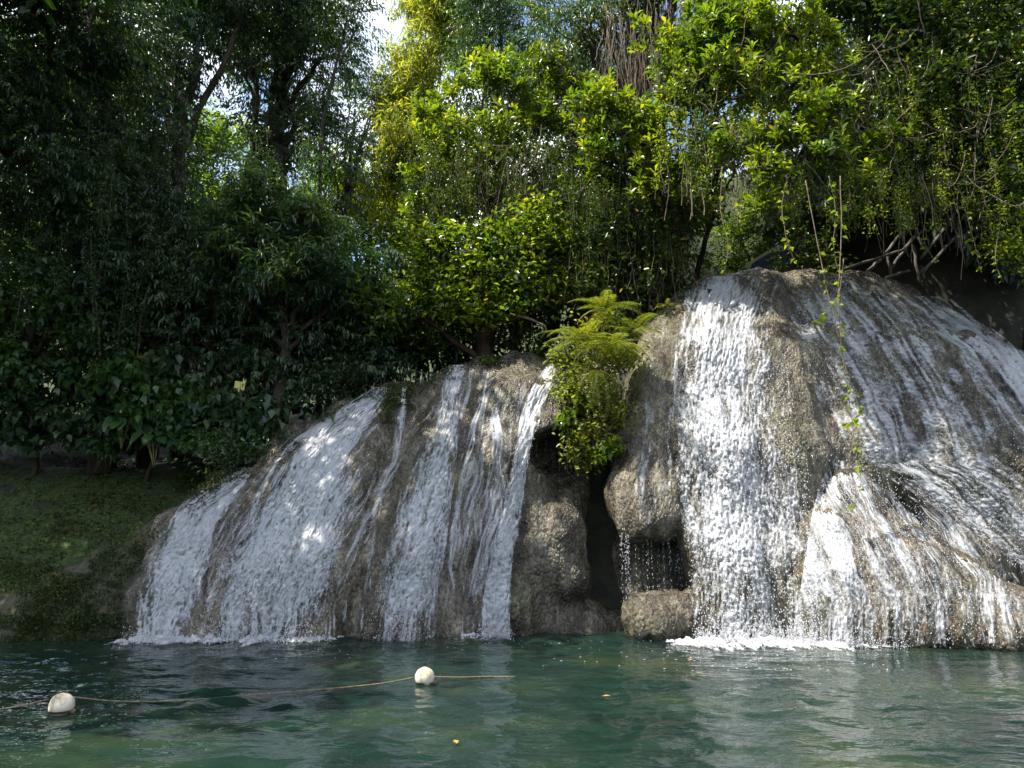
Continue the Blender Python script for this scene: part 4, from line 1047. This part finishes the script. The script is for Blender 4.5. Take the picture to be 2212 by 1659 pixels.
tree('rim_tree', 'dark glossy mass of leaves between the fern clump and the sky hole', 'shrub', gbase(1400, 16.4),
     [pblob(1290, 520, 15.7, 90, 90), pblob(1380, 500, 15.7, 90, 100), pblob(1300, 620, 15.5, 90, 50), pblob(1430, 590, 15.6, 70, 50), pblob(1470, 480, 15.7, 60, 90), pblob(1250, 440, 16, 80, 70)],
     'small', 'rosette_dk', 48, 333, .14, group=CG, size=1.25)

# --- right: overhanging masses
RG = 'overhanging shrubs at the upper right'
tree('vine_clad_tree', 'massive leaning trunk curtained with thin hanging roots at the top', 'tree', gbase(1440, 17.4),
     [pblob(1250, 60, 16.2, 110, 70), pblob(1350, -40, 16, 150, 70), pblob(1200, 130, 16, 70, 40, f=.7), pblob(1480, -60, 16, 150, 70), pblob(1300, 40, 16, 60, 50)],
     'pinnate', 'rosette_dk', 40, 341, .55, trunk_path=[gbase(1440, 17.4), at(1430, 500, 17.0), at(1400, 250, 16.6), at(1380, -40, 16.3)], group=RG)
tree('rosette_shrub', 'bright rosette shrub reaching left below the vine-curtained trunk', 'shrub', gbase(1500, 16.2),
     [pblob(1290, 220, 14.6, 60, 35), pblob(1350, 270, 14.5, 90, 50), pblob(1270, 300, 14.6, 60, 40), pblob(1440, 250, 14.4, 90, 60), pblob(1360, 340, 14.5, 90, 45, f=.8), pblob(1500, 330, 14.3, 90, 60), pblob(1420, 390, 14.6, 70, 40, f=.7)],
     'rosette', 'rosette', 34, 342, .12, group=RG)
tree('rosette_shrub', 'sunlit mass of yellow green leaves nearest the top right of centre', 'shrub', gbase(1960, 17.6),
     [pblob(1500, 90, 13.8, 90, 70), pblob(1600, 60, 13.5, 110, 70), pblob(1560, 170, 13.4, 110, 70), pblob(1700, 60, 13.4, 100, 80), pblob(1660, 180, 13.3, 90, 70), pblob(1480, 180, 13.8, 70, 60), pblob(1780, 130, 13.4, 80, 70), pblob(1600, -60, 13.6, 200, 70)],
     'rosette', 'rosette', 36, 343, .15, group=RG, trunk_path=[gbase(1960, 17.6), at(1900, 300, 16.0), at(1760, 160, 14.6), at(1640, 90, 13.6)])
tree('rosette_shrub', 'drooping rosette branches above the hanging vines', 'shrub', gbase(2000, 17.5),
     [pblob(1600, 300, 13.0, 60, 45), pblob(1690, 270, 13.0, 80, 50), pblob(1780, 240, 13.0, 90, 50), pblob(1640, 380, 12.9, 60, 40), pblob(1740, 340, 13.0, 90, 50, f=.7), pblob(1850, 280, 13.1, 70, 50), pblob(1660, 440, 13.0, 35, 45, f=.8), pblob(1840, 370, 13.2, 70, 40, f=.6), pblob(1920, 300, 13.3, 60, 70, f=.8)],
     'rosette', 'rosette', 30, 344, .12, group=RG, trunk_path=[gbase(2000, 17.5), at(1960, 330, 15.6), at(1850, 260, 14.2), at(1740, 280, 13.3)])
tree('tangled_shrub', 'shaded tangle of brown twining stems and leaves at the right edge', 'shrub', gbase(2080, 17.5),
     [pblob(1930, 80, 13.8, 110, 90), pblob(2050, 60, 13.8, 110, 100), pblob(2160, 130, 13.6, 110, 110), pblob(1950, 220, 13.9, 100, 80), pblob(2060, 250, 13.8, 110, 90), pblob(2170, 310, 13.6, 90, 90), pblob(1990, 350, 14, 110, 60, f=.7), pblob(2100, 400, 13.8, 100, 60, f=.7), pblob(2260, 200, 13.4, 100, 200), pblob(2000, -40, 13.8, 250, 110), pblob(2180, 10, 13.9, 110, 80), pblob(1830, -40, 13.6, 120, 80)],
     'small', 'rosette_dk', 46, 345, .2, group=RG, size=1.3, trunk_path=[gbase(2080, 17.5), at(2080, 420, 16.4), at(2070, 250, 15), at(2060, 100, 14.2)])
tree('creeper_bush', 'bright creeper hanging at the right picture edge beside the cliff shoulder', 'creeper', gbase(2230, 15.9),
     [pblob(2190, 470, 13.6, 40, 60, f=.7), pblob(2200, 560, 13.6, 35, 50, f=.7), pblob(2170, 520, 13.7, 30, 50, f=.5)],
     'small', 'rosette', 46, 346, .04, group=RG, trunk_path=[gbase(2230, 15.9), at(2230, 560, 14.3), at(2200, 470, 13.8)])

# --- hanging brown stems (too many to count) inside the masses
def stems(label, name, boxes, n, seed, mat='stem', rad=(.004, .011)):
    r = np.random.default_rng(seed); lst = []
    for (x0, x1, y0, y1, Y0, Y1, l0, l1), cnt in zip(boxes, n):
        for _ in range(cnt):
            p = at(r.uniform(x0, x1), r.uniform(y0, y1), r.uniform(Y0, Y1))
            L = r.uniform(l0, l1); m = 8; t = np.linspace(0, 1, m)
            sway = r.normal(0, .10) * L; cur = r.normal(0, .12)
            P = p + np.stack([sway * t + cur * np.sin(t * 4) * .4, .05 * r.normal() * t, -L * t], -1)
            P += np.cumsum(r.normal(0, .014, (m, 3)), 0)
            lst.append(tube(P, r.uniform(*rad), 4, False))
    V, F = tubes(lst)
    tag(link(name, mesh_np(name, V, F, M[mat], True)), label, 'vines', kind='stuff')
stems('curtain of thin brown roots hanging on the massive trunk', 'hanging_roots',
      [(1300, 1500, -20, 120, 15.0, 15.9, .8, 2.0), (1310, 1490, 80, 200, 15.0, 15.7, .5, 1.2), (1380, 1480, 200, 330, 15.2, 15.8, .4, 1.0)], [170, 80, 30], 401)
stems('thin dry stems hanging below the big central shrub', 'hanging_stems',
      [(940, 1200, 330, 520, 15.3, 16.0, .4, 1.3), (1230, 1480, 380, 560, 15.0, 15.8, .5, 1.5), (1000, 1130, 440, 620, 15.2, 15.6, .3, .9)], [150, 170, 70], 402)
stems('tangle of thin brown stems under the overhanging right shrubs', 'hanging_stems',
      [(1440, 1780, 200, 380, 13.1, 13.9, .4, 1.2), (1580, 1960, 330, 430, 13.0, 13.8, .3, 1.0), (1830, 2200, 130, 440, 13.2, 14.2, .4, 1.3), (1880, 2150, 420, 470, 13.6, 15.0, .4, 1.3)], [80, 30, 90, 30], 403)
def twiners(label, name, boxes, n, seed):
    r = np.random.default_rng(seed); lst = []
    for (x0, x1, y0, y1, Y0, Y1), cnt in zip(boxes, n):
        for _ in range(cnt):
            p = at(r.uniform(x0, x1), r.uniform(y0, y1), r.uniform(Y0, Y1)); m = 10; t = np.linspace(0, 1, m)
            d = nrm(np.array([r.normal(), .3 * r.normal(), .45 * r.normal()])); L = r.uniform(.5, 1.4)
            P = p + d * L * t[:, None] + np.stack([0 * t, 0 * t, -r.uniform(.1, .5) * np.sin(np.pi * t)], -1) + np.cumsum(r.normal(0, .025, (m, 3)), 0)
            lst.append(tube(P, r.uniform(.004, .010), 4, False))
    V, F = tubes(lst)
    tag(link(name, mesh_np(name, V, F, M['stem'], True)), label, 'vines', kind='stuff')
twiners('crossing brown twiners woven through the shaded right tangle', 'twining_stems', [(1830, 2200, 60, 420, 12.9, 13.6), (1480, 1800, 120, 330, 12.9, 13.5), (950, 1200, 300, 560, 15.2, 15.8)], [90, 50, 40], 404)

def leafy_curtain(label, boxes, n, mat, seed, size=.55):
    r = np.random.default_rng(seed); lst = []; LP = []
    for (x0, x1, y0, y1, Y0, Y1, l0, l1), cnt in zip(boxes, n):
        for _ in range(cnt):
            p = at(r.uniform(x0, x1), r.uniform(y0, y1), r.uniform(Y0, Y1)); L = r.uniform(l0, l1); m = 9; t = np.linspace(0, 1, m)
            P = p + np.stack([r.normal(0, .08) * L * t, 0 * t, -L * t], -1) + np.cumsum(r.normal(0, .012, (m, 3)), 0)
            lst.append(tube(P, r.uniform(.003, .006), 4, False))
            k = int(L / .13) + 2; u = r.random(k); LP.append(np.stack([np.interp(u, t, P[:, a]) for a in range(3)], -1))
    V, F = tubes(lst); e = link('leafy_curtain', mesh_np('leafy_curtain', V, F, M['stem'], True))
    tag(e, label, 'vines', kind='stuff')
    LP = np.vstack(LP); V, F, T = scatter('small', LP, np.tile([0, -1.0, 0], (len(LP), 1)), r, size=size)
    link('leaves', mesh_np('leaves', V, F, M[mat], False, T), e)['kind'] = 'stuff'
leafy_curtain('leafy vine curtains draped over the big central shrub', [(900, 1230, 260, 480, 15.0, 15.7, .6, 1.8), (1230, 1500, 350, 520, 14.8, 15.5, .6, 1.6), (880, 1000, 300, 480, 15.2, 15.6, .6, 1.4)], [70, 60, 20], 'rosette_dk', 411, .7)  # darker leaf colour stands in for shadow pockets in the central foliage
leafy_curtain('leafy vine curtains draped over the overhanging right shrubs', [(1420, 1760, 120, 330, 12.9, 13.5, .5, 1.5), (1780, 2200, 80, 400, 13.0, 13.6, .5, 1.6), (1580, 1960, 350, 420, 12.8, 13.4, .4, 1.2)], [50, 80, 30], 'rosette', 412, .65)
leafy_curtain('dark creeper strands hanging through the left wood', [(250, 720, 250, 640, 14.6, 16.2, .6, 1.8), (0, 250, 200, 600, 13.8, 14.8, .6, 1.8)], [90, 50], 'shade', 413, .8)
# --- single hanging vines with leaves one can pick out
VL_V, VL_F = leaf_tpl(.14, .10, .15, .2, .42)
vine_leaf_me = mesh_np('vine_leaf', VL_V, VL_F, M['rosette'], False, np.array([.6, .6, .7, .7]))
vine_leaf_me2 = mesh_np('vine_leaf', VL_V * .75, VL_F, M['sunny'], False, np.array([.5, .5, .6, .6]))
def hanging_vine(label, pts, nleaf, seed, rad=.009, both=True):
    r = np.random.default_rng(seed)
    P = smooth_path(np.array([at(*p) for p in pts]), 40)
    P[1:] += np.cumsum(r.normal(0, .004, (39, 3)), 0)
    base = P[0]
    e = empty('hanging_vine', base, label, 'vine', 'leafy vines hanging in front of the cliff')
    V, Q, T3 = tube(P - base, rad * (1 - .6 * np.linspace(0, 1, 40)), 6)
    link('stem', mesh_np('stem', V, [Q, T3], M['stem'], True), e)
    for k in range(nleaf):
        i = r.integers(2, 40); me = vine_leaf_me if r.random() < .55 else vine_leaf_me2
        o = link('leaf', me, e, P[i] - base)
        o.rotation_euler = (r.uniform(-1.1, .3), r.normal(0, .5), r.uniform(0, 6.28)); s = r.uniform(.6, 1.15); o.scale = (s, s, s)
    return e
hanging_vine('longest leafy vine dangling right across the front of the upper cascade', [(1815, 380, 12.4), (1818, 500, 12.3), (1812, 640, 12.1), (1820, 760, 12.0), (1838, 880, 11.9), (1852, 980, 11.85), (1858, 1040, 11.8), (1842, 1092, 11.8)], 46, 501)
hanging_vine('second long vine beside it, ending in a curled tip at mid cascade', [(1740, 390, 12.5), (1765, 520, 12.4), (1785, 620, 12.3), (1805, 700, 12.2), (1826, 800, 12.1), (1845, 860, 12.0), (1862, 880, 12.0), (1840, 902, 12.0), (1822, 908, 12.0)], 34, 502)
hanging_vine('short vine with a side shoot curving left before the cascade top', [(1822, 560, 12.25), (1812, 630, 12.2), (1795, 660, 12.15), (1770, 680, 12.1), (1748, 690, 12.1)], 14, 503)
hanging_vine('leafy vine with yellowing leaves hanging left of the sky hole edge', [(1700, 390, 12.6), (1690, 450, 12.6), (1700, 520, 12.5), (1722, 580, 12.5)], 22, 504)
hanging_vine('vine with small round leaves over the dark cave mouth', [(1790, 380, 12.8), (1805, 460, 12.8), (1800, 540, 12.8), (1815, 600, 12.8)], 26, 505)
hanging_vine('vine trailing toward the wooden railing from the right tangle', [(1985, 380, 13.4), (2000, 450, 13.4), (1995, 520, 13.4), (2020, 570, 13.4)], 16, 506)
hanging_vine('vine falling past the upper end of the railing', [(2070, 400, 13.3), (2090, 470, 13.3), (2110, 540, 13.3), (2120, 590, 13.3)], 20, 507)
hanging_vine('vine hanging nearest the right picture edge', [(2150, 380, 13.2), (2160, 470, 13.2), (2150, 560, 13.2), (2165, 610, 13.2)], 24, 508)
hanging_vine('thin vine dropping through the left part of the sky hole', [(1560, 360, 12.9), (1556, 450, 12.9), (1570, 530, 12.9), (1560, 590, 12.9)], 10, 509)

# pale arching bare stems in the right mass
def arching(label, pts, rad, seed):
    P = wobble(smooth_path(np.array([at(*p) for p in pts]), 26), .02, seed); b = P[0]
    V, Q, T3 = tube(P - b, rad * (1 - .75 * np.linspace(0, 1, 26)), 6)
    tag(link('arching_stem', mesh_np('arching_stem', V, [Q, T3], M['stem'], True), None, b), label, 'vine', 'pale bare stems arching over the leaves')
arching('longest pale stem sweeping right and up through the bright leaves', [(1690, 158, 12.6), (1760, 162, 12.5), (1840, 140, 12.5), (1900, 100, 12.5), (1925, 60, 12.5)], .016, 1)
arching('pale stem forking off toward the upper right tangle', [(1850, 110, 12.5), (1905, 112, 12.5), (1950, 95, 12.5), (1985, 60, 12.5)], .012, 2)
arching('hooked pale stem curling down at the edge of the drooping rosettes', [(1890, 255, 12.7), (1920, 275, 12.7), (1930, 300, 12.7), (1910, 320, 12.7), (1880, 328, 12.7)], .012, 3)
arching('bare brown branch arching out over the rim beside the red trunk', [(1060, 690, 15.3), (1100, 683, 15.1), (1150, 690, 15.0), (1178, 710, 15.0), (1170, 730, 15.1)], .045, 4)

# ------------------------------------------------------------------ ferns on the central rock
def frond_mesh(L, pairs, w, droop, seed):
    r = np.random.default_rng(seed)
    t = np.linspace(0, 1, 14)
    path = np.stack([0 * t, L * (t - .12 * t ** 3), L * (.34 * t - droop * t ** 2)], -1)
    V, Q, T3 = tube(path, .006 * (1 - .8 * t) + .001, 4, False)
    Vs, Fs, o = [V], [], len(V); tones = [np.full(len(Q), .25)]
    tri = []
    for i in range(pairs):
        u = .10 + .88 * i / pairs
        p = np.array([np.interp(u, t, path[:, k]) for k in range(3)])
        ln = w * math.sin(math.pi * min(1, .12 + .88 * u) ** .8) ** .7 * (1 - .35 * u) + .01
        for s in (-1, 1):
            tip = p + np.array([s * ln, ln * .28, -ln * r.uniform(.12, .35)])
            wd = L / pairs * .22
            pv = np.array([p - [0, wd, 0], p + [0, wd, 0], p * .45 + tip * .55 + [0, wd * .9, .01], tip, p * .45 + tip * .55 - [0, wd * .6, -.005]])
            Vs.append(pv); tri += [[o, o + 4, o + 2] if s < 0 else [o, o + 2, o + 4], [o, o + 1, o + 2], [o + 4, o + 3, o + 2]]
            o += 5
    tri = np.array(tri); tn = np.repeat(r.uniform(.3, .8, len(tri) // 3), 3)
    return mesh_np('frond', np.vstack(Vs), [Q, tri], M['fern'], False, np.concatenate([tones[0], tn]))
FROND = [frond_mesh(1.0, 26, .17, .55, 1), frond_mesh(.9, 24, .15, .7, 2), frond_mesh(.8, 22, .14, .45, 3), frond_mesh(.9, 26, .14, .95, 4)]
def fern(label, x, y, Y, n, seed, s=1.0, spread=2 * math.pi, face=0.0, hang=False):
    r = np.random.default_rng(seed); p = at(x, y, Y)
    e = empty('fern', p, label, 'fern', 'ferns on the central rock')
    for k in range(n):
        o = link('frond', FROND[3] if hang else FROND[r.integers(0, 3)], e)
        az = face + spread * (k / n - .5) + r.normal(0, .15)
        o.rotation_euler = (r.uniform(-.4, .35) if not hang else r.uniform(-.9, -.4), r.normal(0, .2), az)
        q = s * r.uniform(.75, 1.1); o.scale = (q, q, q)
    return e
fern('topmost fern tuft crowning the leafy clump', 1310, 665, 13.6, 18, 601, .95)
fern('fern with fronds arching left over the pale dome', 1258, 735, 13.2, 19, 602, 1.1)
fern('fern with bright fronds in the middle of the clump', 1320, 745, 13.05, 19, 603, 1.1)
fern('fern on the right of the clump against the shadowed nose', 1365, 715, 13.4, 12, 604, .85)
fern('hanging fern with long fronds trailing down the clump', 1290, 800, 13.1, 9, 605, 1.05, 2.4, math.pi, True)
fern('small fern hanging at the bottom of the clump in front of the hollow', 1265, 915, 13.5, 9, 606, .65, 3.5, math.pi, True)
fern('pale little fern on the right rim beside the knob', 1440, 660, 14.9, 7, 607, .5)
fern('white-glinting fern in deep shade left of the red trunk', 612, 815, 15.6, 7, 608, .5)
fern('broken fern hanging on the shadowed side of the clump', 1372, 800, 13.8, 5, 609, .7, 1.6, math.pi, True)
tree('hanging_shrub', 'leafy yellow green shrub cascading below the ferns', 'shrub', at(1290, 800, 14.3),
     [pblob(1230, 775, 13.8, 45, 40), pblob(1240, 850, 13.6, 40, 50), pblob(1290, 830, 13.5, 50, 60), pblob(1330, 790, 13.6, 45, 50), pblob(1265, 930, 13.5, 42, 45), pblob(1310, 910, 13.5, 35, 45), pblob(1275, 985, 13.5, 38, 28), pblob(1300, 720, 13.9, 60, 40)],
     'small', 'fern', 60, 611, .04, clump=.16, size=.95)
tree('hanging_shrub', 'pale broad-leaved sprays at the lower left of the fern clump', 'shrub', at(1250, 880, 14.2),
     [pblob(1228, 905, 13.4, 20, 18), pblob(1290, 975, 13.35, 25, 15), pblob(1250, 845, 13.45, 22, 20), pblob(1320, 960, 13.4, 16, 14)],
     'broad', 'rosette', 70, 612, .02, clump=.1, size=.7)

# ------------------------------------------------------------------ moss and ground cover
def mats(label, name, pts, n, seed, kind='moss', mat='moss', size=1.0, spread=10):
    """tufts along picture points dropped on rock or ground"""
    r = np.random.default_rng(seed); P = []
    pts = np.array(pts, float)
    while len(P) < n:
        i = r.integers(0, len(pts)); x, y, sx, sy = pts[i]
        px, py = x + r.uniform(-sx, sx), y + r.uniform(-sy, sy)
        d = hit_depth(px, py)
        q = at(px, py, np.linspace(11.5, 18, 130)); g = q[:, 2] < ground_z(q[:, 0], q[:, 1])
        if g.any(): d = min(d, q[np.argmax(g), 1])
        if d < 30: P.append(at(px, py, d - .01))
        elif r.random() < .02: break
    P = np.array(P)
    V, F, T = scatter(kind, P, np.tile([0, -.6, .8], (len(P), 1)), r, .7, size=size)
    tag(link(name, mesh_np(name, V, F, M[mat], False, T)), label, 'moss', kind='stuff')
mats('green moss draped over the rim between the left dome and the brown ribs', 'moss', [(900, 820, 50, 25), (950, 805, 45, 15), (870, 860, 25, 25), (850, 850, 25, 20), (835, 890, 10, 25)], 900, 701)
mats('small moss cushion on the rim beside the pale dome', 'moss', [(1058, 780, 22, 9)], 120, 702)
mats('moss fringe along the rim left of the right cliff', 'moss', [(1430, 665, 45, 22), (1480, 640, 22, 14), (1400, 690, 20, 20)], 420, 703)
mats('thin fringe of low plants along the rim of the left dome', 'rim_plants', [(600, 945, 40, 16), (690, 895, 45, 14), (780, 858, 40, 10)], 130, 707, 'small', 'shade', .5)
mats('mossy green cover on the left bank slope', 'moss', [(120, 1060, 150, 80), (320, 1040, 140, 60), (60, 1180, 90, 70), (230, 1120, 120, 50), (460, 1010, 80, 30), (430, 1050, 50, 20), (60, 1250, 70, 40)], 3600, 704, size=1.5)
mats('thin film of moss on the dark bank ledge', 'moss', [(200, 1300, 70, 60), (120, 1330, 80, 30), (250, 1200, 60, 40), (120, 1270, 80, 30), (60, 1360, 90, 30), (200, 1360, 80, 30)], 1700, 705, size=1.0)
M['litter'] = leaf_mat('dry_litter', (0.03, 0.02, 0.01), (0.09, 0.06, 0.025), (0.2, 0.14, 0.06), 0.2, 0.7)
mats('brown leaf litter strewn over the mossy bank', 'leaf_litter', [(120, 1080, 150, 90), (320, 1040, 140, 60), (60, 1230, 90, 60), (250, 1140, 100, 60)], 90, 708, 'small', 'litter', .7)
mats('tufts of grass standing on the mossy bank', 'grass', [(100, 1040, 130, 60), (330, 1020, 130, 50), (60, 1180, 80, 60), (240, 1110, 110, 40)], 90, 709, 'bamboo', 'moss', .55)
mats('low leafy ground cover in the shade at the back of the bank', 'ground_cover', [(150, 985, 180, 30), (350, 985, 160, 30), (500, 960, 80, 25), (650, 890, 90, 20)], 420, 706, 'broad', 'shade', .9)

# elephant ear plants
def big_leaf_mesh(L, w):
    n = 9; t = np.linspace(0, 1, n)
    half = w * np.sin(np.pi * (t * .93 + .04)) ** .6 * (1.15 - .6 * t)
    mid = np.stack([0 * t, L * t, -.25 * L * t ** 2], -1)
    a = mid + np.stack([-half, -.06 * L * (1 - t), .12 * half], -1); b = mid + np.stack([half, -.06 * L * (1 - t), .12 * half], -1)
    V = np.vstack([mid, a, b]); i = np.arange(n - 1)
    F = np.vstack([np.stack([i, i + 1, n + i + 1, n + i], -1), np.stack([i, 2 * n + i, 2 * n + i + 1, i + 1], -1)])
    return mesh_np('blade', V, F, M['broad'], True, np.full(len(F), .45))
EAR = big_leaf_mesh(.36, .14)
def ear_plant(label, x, y, Y, seed):
    r = np.random.default_rng(seed); p = at(x, y, Y)
    e = empty('elephant_ear', p, label, 'plant', 'large-leaved plants on the bank')
    for k in range(4):
        az = r.uniform(2.2, 4.1); el = r.uniform(.5, .9); d = np.array([-math.sin(az) * .35, math.cos(az) * .35, el * .6])
        V, Q, T3 = tube(smooth_path(np.array([[0, 0, -.25], d * .5 + [0, 0, .05], d]), 6), .012, 5)
        lf = link('leaf', mesh_np('leaf_stalk', V, [Q, T3], M['greenstem'], True), e)
        b = link('blade', EAR, lf, d); b.rotation_euler = (r.uniform(-.9, -.3), r.normal(0, .2), az); q = r.uniform(.7, 1.1); b.scale = (q, q, q)
ear_plant('large arrow-leaved plant on the bank below the broad-leaved shrub', 335, 985, 15.0, 801)
ear_plant('large arrow-leaved plant further left above the moss', 265, 945, 15.0, 802)

# ------------------------------------------------------------------ buoys and rope
def buoy(label, x, y, rpx, seed, dent=0.0, sink=.28, squash=(1, 1, 1)):
    c = on_water(x, y + rpx * .75); s = c[1] / FPX * 1.02; rad = rpx * s
    r = np.random.default_rng(seed)
    e = empty('float_buoy', c, label, 'buoy', 'round floats on the rope')
    nu, nv = 40, 24
    u = np.linspace(0, 2 * np.pi, nu, endpoint=False); v = np.linspace(0, np.pi, nv)
    X = np.sin(v)[:, None] * np.cos(u); Y_ = np.sin(v)[:, None] * np.sin(u); Z = np.cos(v)[:, None] * np.ones(nu)
    d = 1 + .02 * fbm(X * 2 + seed, Y_ * 2, Z * 2, seed, 3)
    for _ in range(int(dent * 8)):
        q = nrm(np.array([r.normal(), -abs(r.normal()) - .3, abs(r.normal()) * .7])); dd = X * q[0] + Y_ * q[1] + Z * q[2]
        d -= .06 * np.clip((dd - .80) / .2, 0, 1)
    P = np.stack([X * d * squash[0], Y_ * d * squash[1], Z * d * squash[2]], -1) * rad + [0, 0, rad * (1 - sink * 2) + .01]
    V = P.reshape(-1, 3); i = np.arange(nv - 1)[:, None] * nu; j = np.arange(nu)[None]; k = (j + 1) % nu
    F = np.stack([i + j, i + nu + j, i + nu + k, i + k], -1).reshape(-1, 4)
    body = link('body', mesh_np('body', V, F, M['buoy'], True), e)
    zc = rad * (1 - sink * 2) + .01
    th = np.linspace(0, 2 * np.pi, 41); rr = []
    for zz, ex in ((.005, 1.006), (.03, 1.008)):
        hr = math.sqrt(max(0, rad ** 2 - (zz - zc) ** 2)) * ex * 1.012
        rr.append(np.stack([np.cos(th[:-1]) * hr * squash[0], np.sin(th[:-1]) * hr * squash[1], np.full(40, zz)], -1))
    jj = np.arange(40)
    link('waterline_band', mesh_np('band', np.vstack(rr), np.stack([jj, (jj + 1) % 40, 40 + (jj + 1) % 40, 40 + jj], -1), M['algae'], True), e)
    V, Q, T3 = tube(np.array([[rad * .9, 0, zc - rad * .45], [rad * 1.2, 0, zc - rad * .5]]), rad * .2, 10)
    link('collar', mesh_np('collar', V, [Q, T3], M['rope'], True), e)
    return c, rad, zc
b1 = buoy('cracked whitish buoy floating in the shade at the lower left', 130, 1522, 24, 1, 1.0, .24, (1.02, 1, .92))
b2 = buoy('round cream buoy in the sun near the middle of the pool', 917, 1464, 19.5, 2, 0.0, .2)
def rope(label, pts, dip=0):
    P = []
    for x, y, dz in pts:
        q = on_water(x, y); q[2] = dz; P.append(q)
    P = smooth_path(np.array(P), 60)
    V, Q, T3 = tube(P, .0075, 6)
    tag(link('float_rope', mesh_np('float_rope', V, [Q, T3], M['rope'], True)), label, 'rope', 'float line across the pool')
rope('rope end running from the cracked buoy to the left picture edge', [(-60, 1546, .02), (40, 1534, .035), (104, 1527, .07)])
rope('sagging rope between the cracked buoy and the cream one, half sunk in the middle', [(156, 1522, .07), (240, 1521, .03), (330, 1518, .012), (440, 1511, .004), (500, 1507, .004), (560, 1502, .012), (700, 1493, .02), (820, 1483, .03), (897, 1473, .05)])
rope('rope continuing right from the cream buoy until it sinks', [(938, 1471, .045), (990, 1468, .025), (1060, 1464, .012), (1120, 1462, .0), (1200, 1458, -.03)])

# floating leaves on the pool
FL_V, FL_F = leaf_tpl(.09, .05, .1, .03, .5)
fl_me = mesh_np('floating_leaf', FL_V, FL_F, simple_mat('dry_leaf', (.28, .14, .03), (.5, .3, .08), 6, .6, .1))
for lab, x, y in (('orange fallen leaf floating near the lower middle of the pool', 987, 1612), ('tan fallen leaf floating right of the rope end', 1485, 1430), ('pale fallen leaf floating below the bright foam', 1520, 1458), ('small brown leaf floating left of the white reflections', 1300, 1508)):
    o = link('floating_leaf', fl_me, None, on_water(x, y) + [0, 0, .02]); o.rotation_euler = (.1, .05, x * 1.7); tag(o, lab, 'leaf', 'fallen leaves on the pool')

# ------------------------------------------------------------------ railing, board and notice
def pole(parent, base, a, b, rad, name):
    P = wobble(smooth_path(np.array([a, b]), 10), .02, int(abs(a[0] * 100)) % 97)
    V, Q, T3 = tube(P - base, rad * (1 - .15 * np.linspace(0, 1, 10)), 8)
    link(name, mesh_np(name, V, [Q, T3], M['pole'], True), parent)
def cz(u, v, Y):
    return at((3280 + u / 3.687) / 1.8228, (740 + v / 3.687) / 1.8228, Y)
rb = cz(1200, 1350, 16.2)
re_ = empty('pole_railing', rb, 'rough railing of grey poles climbing beside the top of the right cliff', 'railing')
for a, b, Y0, Y1, nm in (((150, 1180), (1030, 895), 15.8, 16.0, 'rail'), ((1010, 905), (1720, 190), 16.0, 16.5, 'rail'), ((770, 940), (1190, 410), 16.1, 16.4, 'rail'),
                         ((785, 960), (845, 1290), 16.05, 16.0, 'post'), ((1160, 830), (1255, 1370), 15.95, 15.9, 'post'), ((1180, 450), (1290, 880), 16.3, 16.3, 'post'), ((1715, 190), (1825, 760), 16.5, 16.4, 'post'),
                         ((850, 1160), (1190, 680), 16.1, 16.3, 'brace'), ((490, 1215), (700, 1030), 15.95, 16.05, 'brace'), ((765, 1305), (1110, 1195), 15.8, 15.8, 'rail'), ((1270, 1030), (1755, 410), 15.85, 16.2, 'rail'), ((1270, 1255), (1825, 660), 15.7, 16.0, 'rail')):
    pole(re_, rb, cz(*a, Y0), cz(*b, Y1), .035, nm)

# dark blue board with a cream border
def plate(pts, Y, thick, mat, name, parent, base):
    f = np.array([at(x, y, Y) for x, y in pts]); bk = f + [0, thick, 0]; n = len(pts)
    V = np.vstack([f, bk]) - base; j = np.arange(n); k = (j + 1) % n
    me = bpy.data.meshes.new(name)
    me.from_pydata(V.tolist(), [], [list(range(n)), list(range(2 * n - 1, n - 1, -1))] + [[int(a), int(a) + n, int(b) + n, int(b)] for a, b in zip(j, k)])
    me.materials.append(M[mat]); return link(name, me, parent)
bb = at(1640, 600, 17.5)
be = empty('painted_board', bb, 'dark blue board with a cream border leaning behind the cliff top', 'board')
plate([(1614, 602), (1613, 568), (1632, 558), (1666, 536), (1700, 520), (1740, 505), (1745, 602)], 17.52, .05, 'cream', 'border', be, bb)
plate([(1623, 604), (1621, 580), (1624, 570), (1635, 562), (1662, 547), (1700, 540), (1738, 535), (1742, 604)], 17.497, .02, 'blue', 'panel', be, bb)
nb = at(518, 845, 14.7)
ne = empty('notice_board', nb, 'small faded yellow notice tilted among the dark shrubs', 'sign')
plate([(508, 822.5), (519.5, 824), (519, 838), (508, 838), (505.5, 839)], 14.70, .012, 'yellow', 'panel', ne, nb)
plate([(520.2, 824), (530, 826), (528, 836), (527, 844), (523.5, 842), (520, 842)], 14.69, .012, 'yellow', 'panel', ne, nb)
plate([(509, 838), (519, 838.2), (517.5, 843), (516, 848), (513, 843)], 14.72, .012, 'yellow', 'torn_flap', ne, nb)
plate([(522.5, 828), (524, 830), (526.5, 827.5), (527, 829.5), (525, 833), (524.2, 838), (523, 838), (523.2, 833)], 14.684, .004, 'brownmark', 'mark', ne, nb)
V, Q, T3 = tube(np.array([at(520, 830, 14.76), at(521, 900, 14.76)]) - nb, .02, 6)
link('post', mesh_np('post', V, [Q, T3], M['pole'], True), ne)
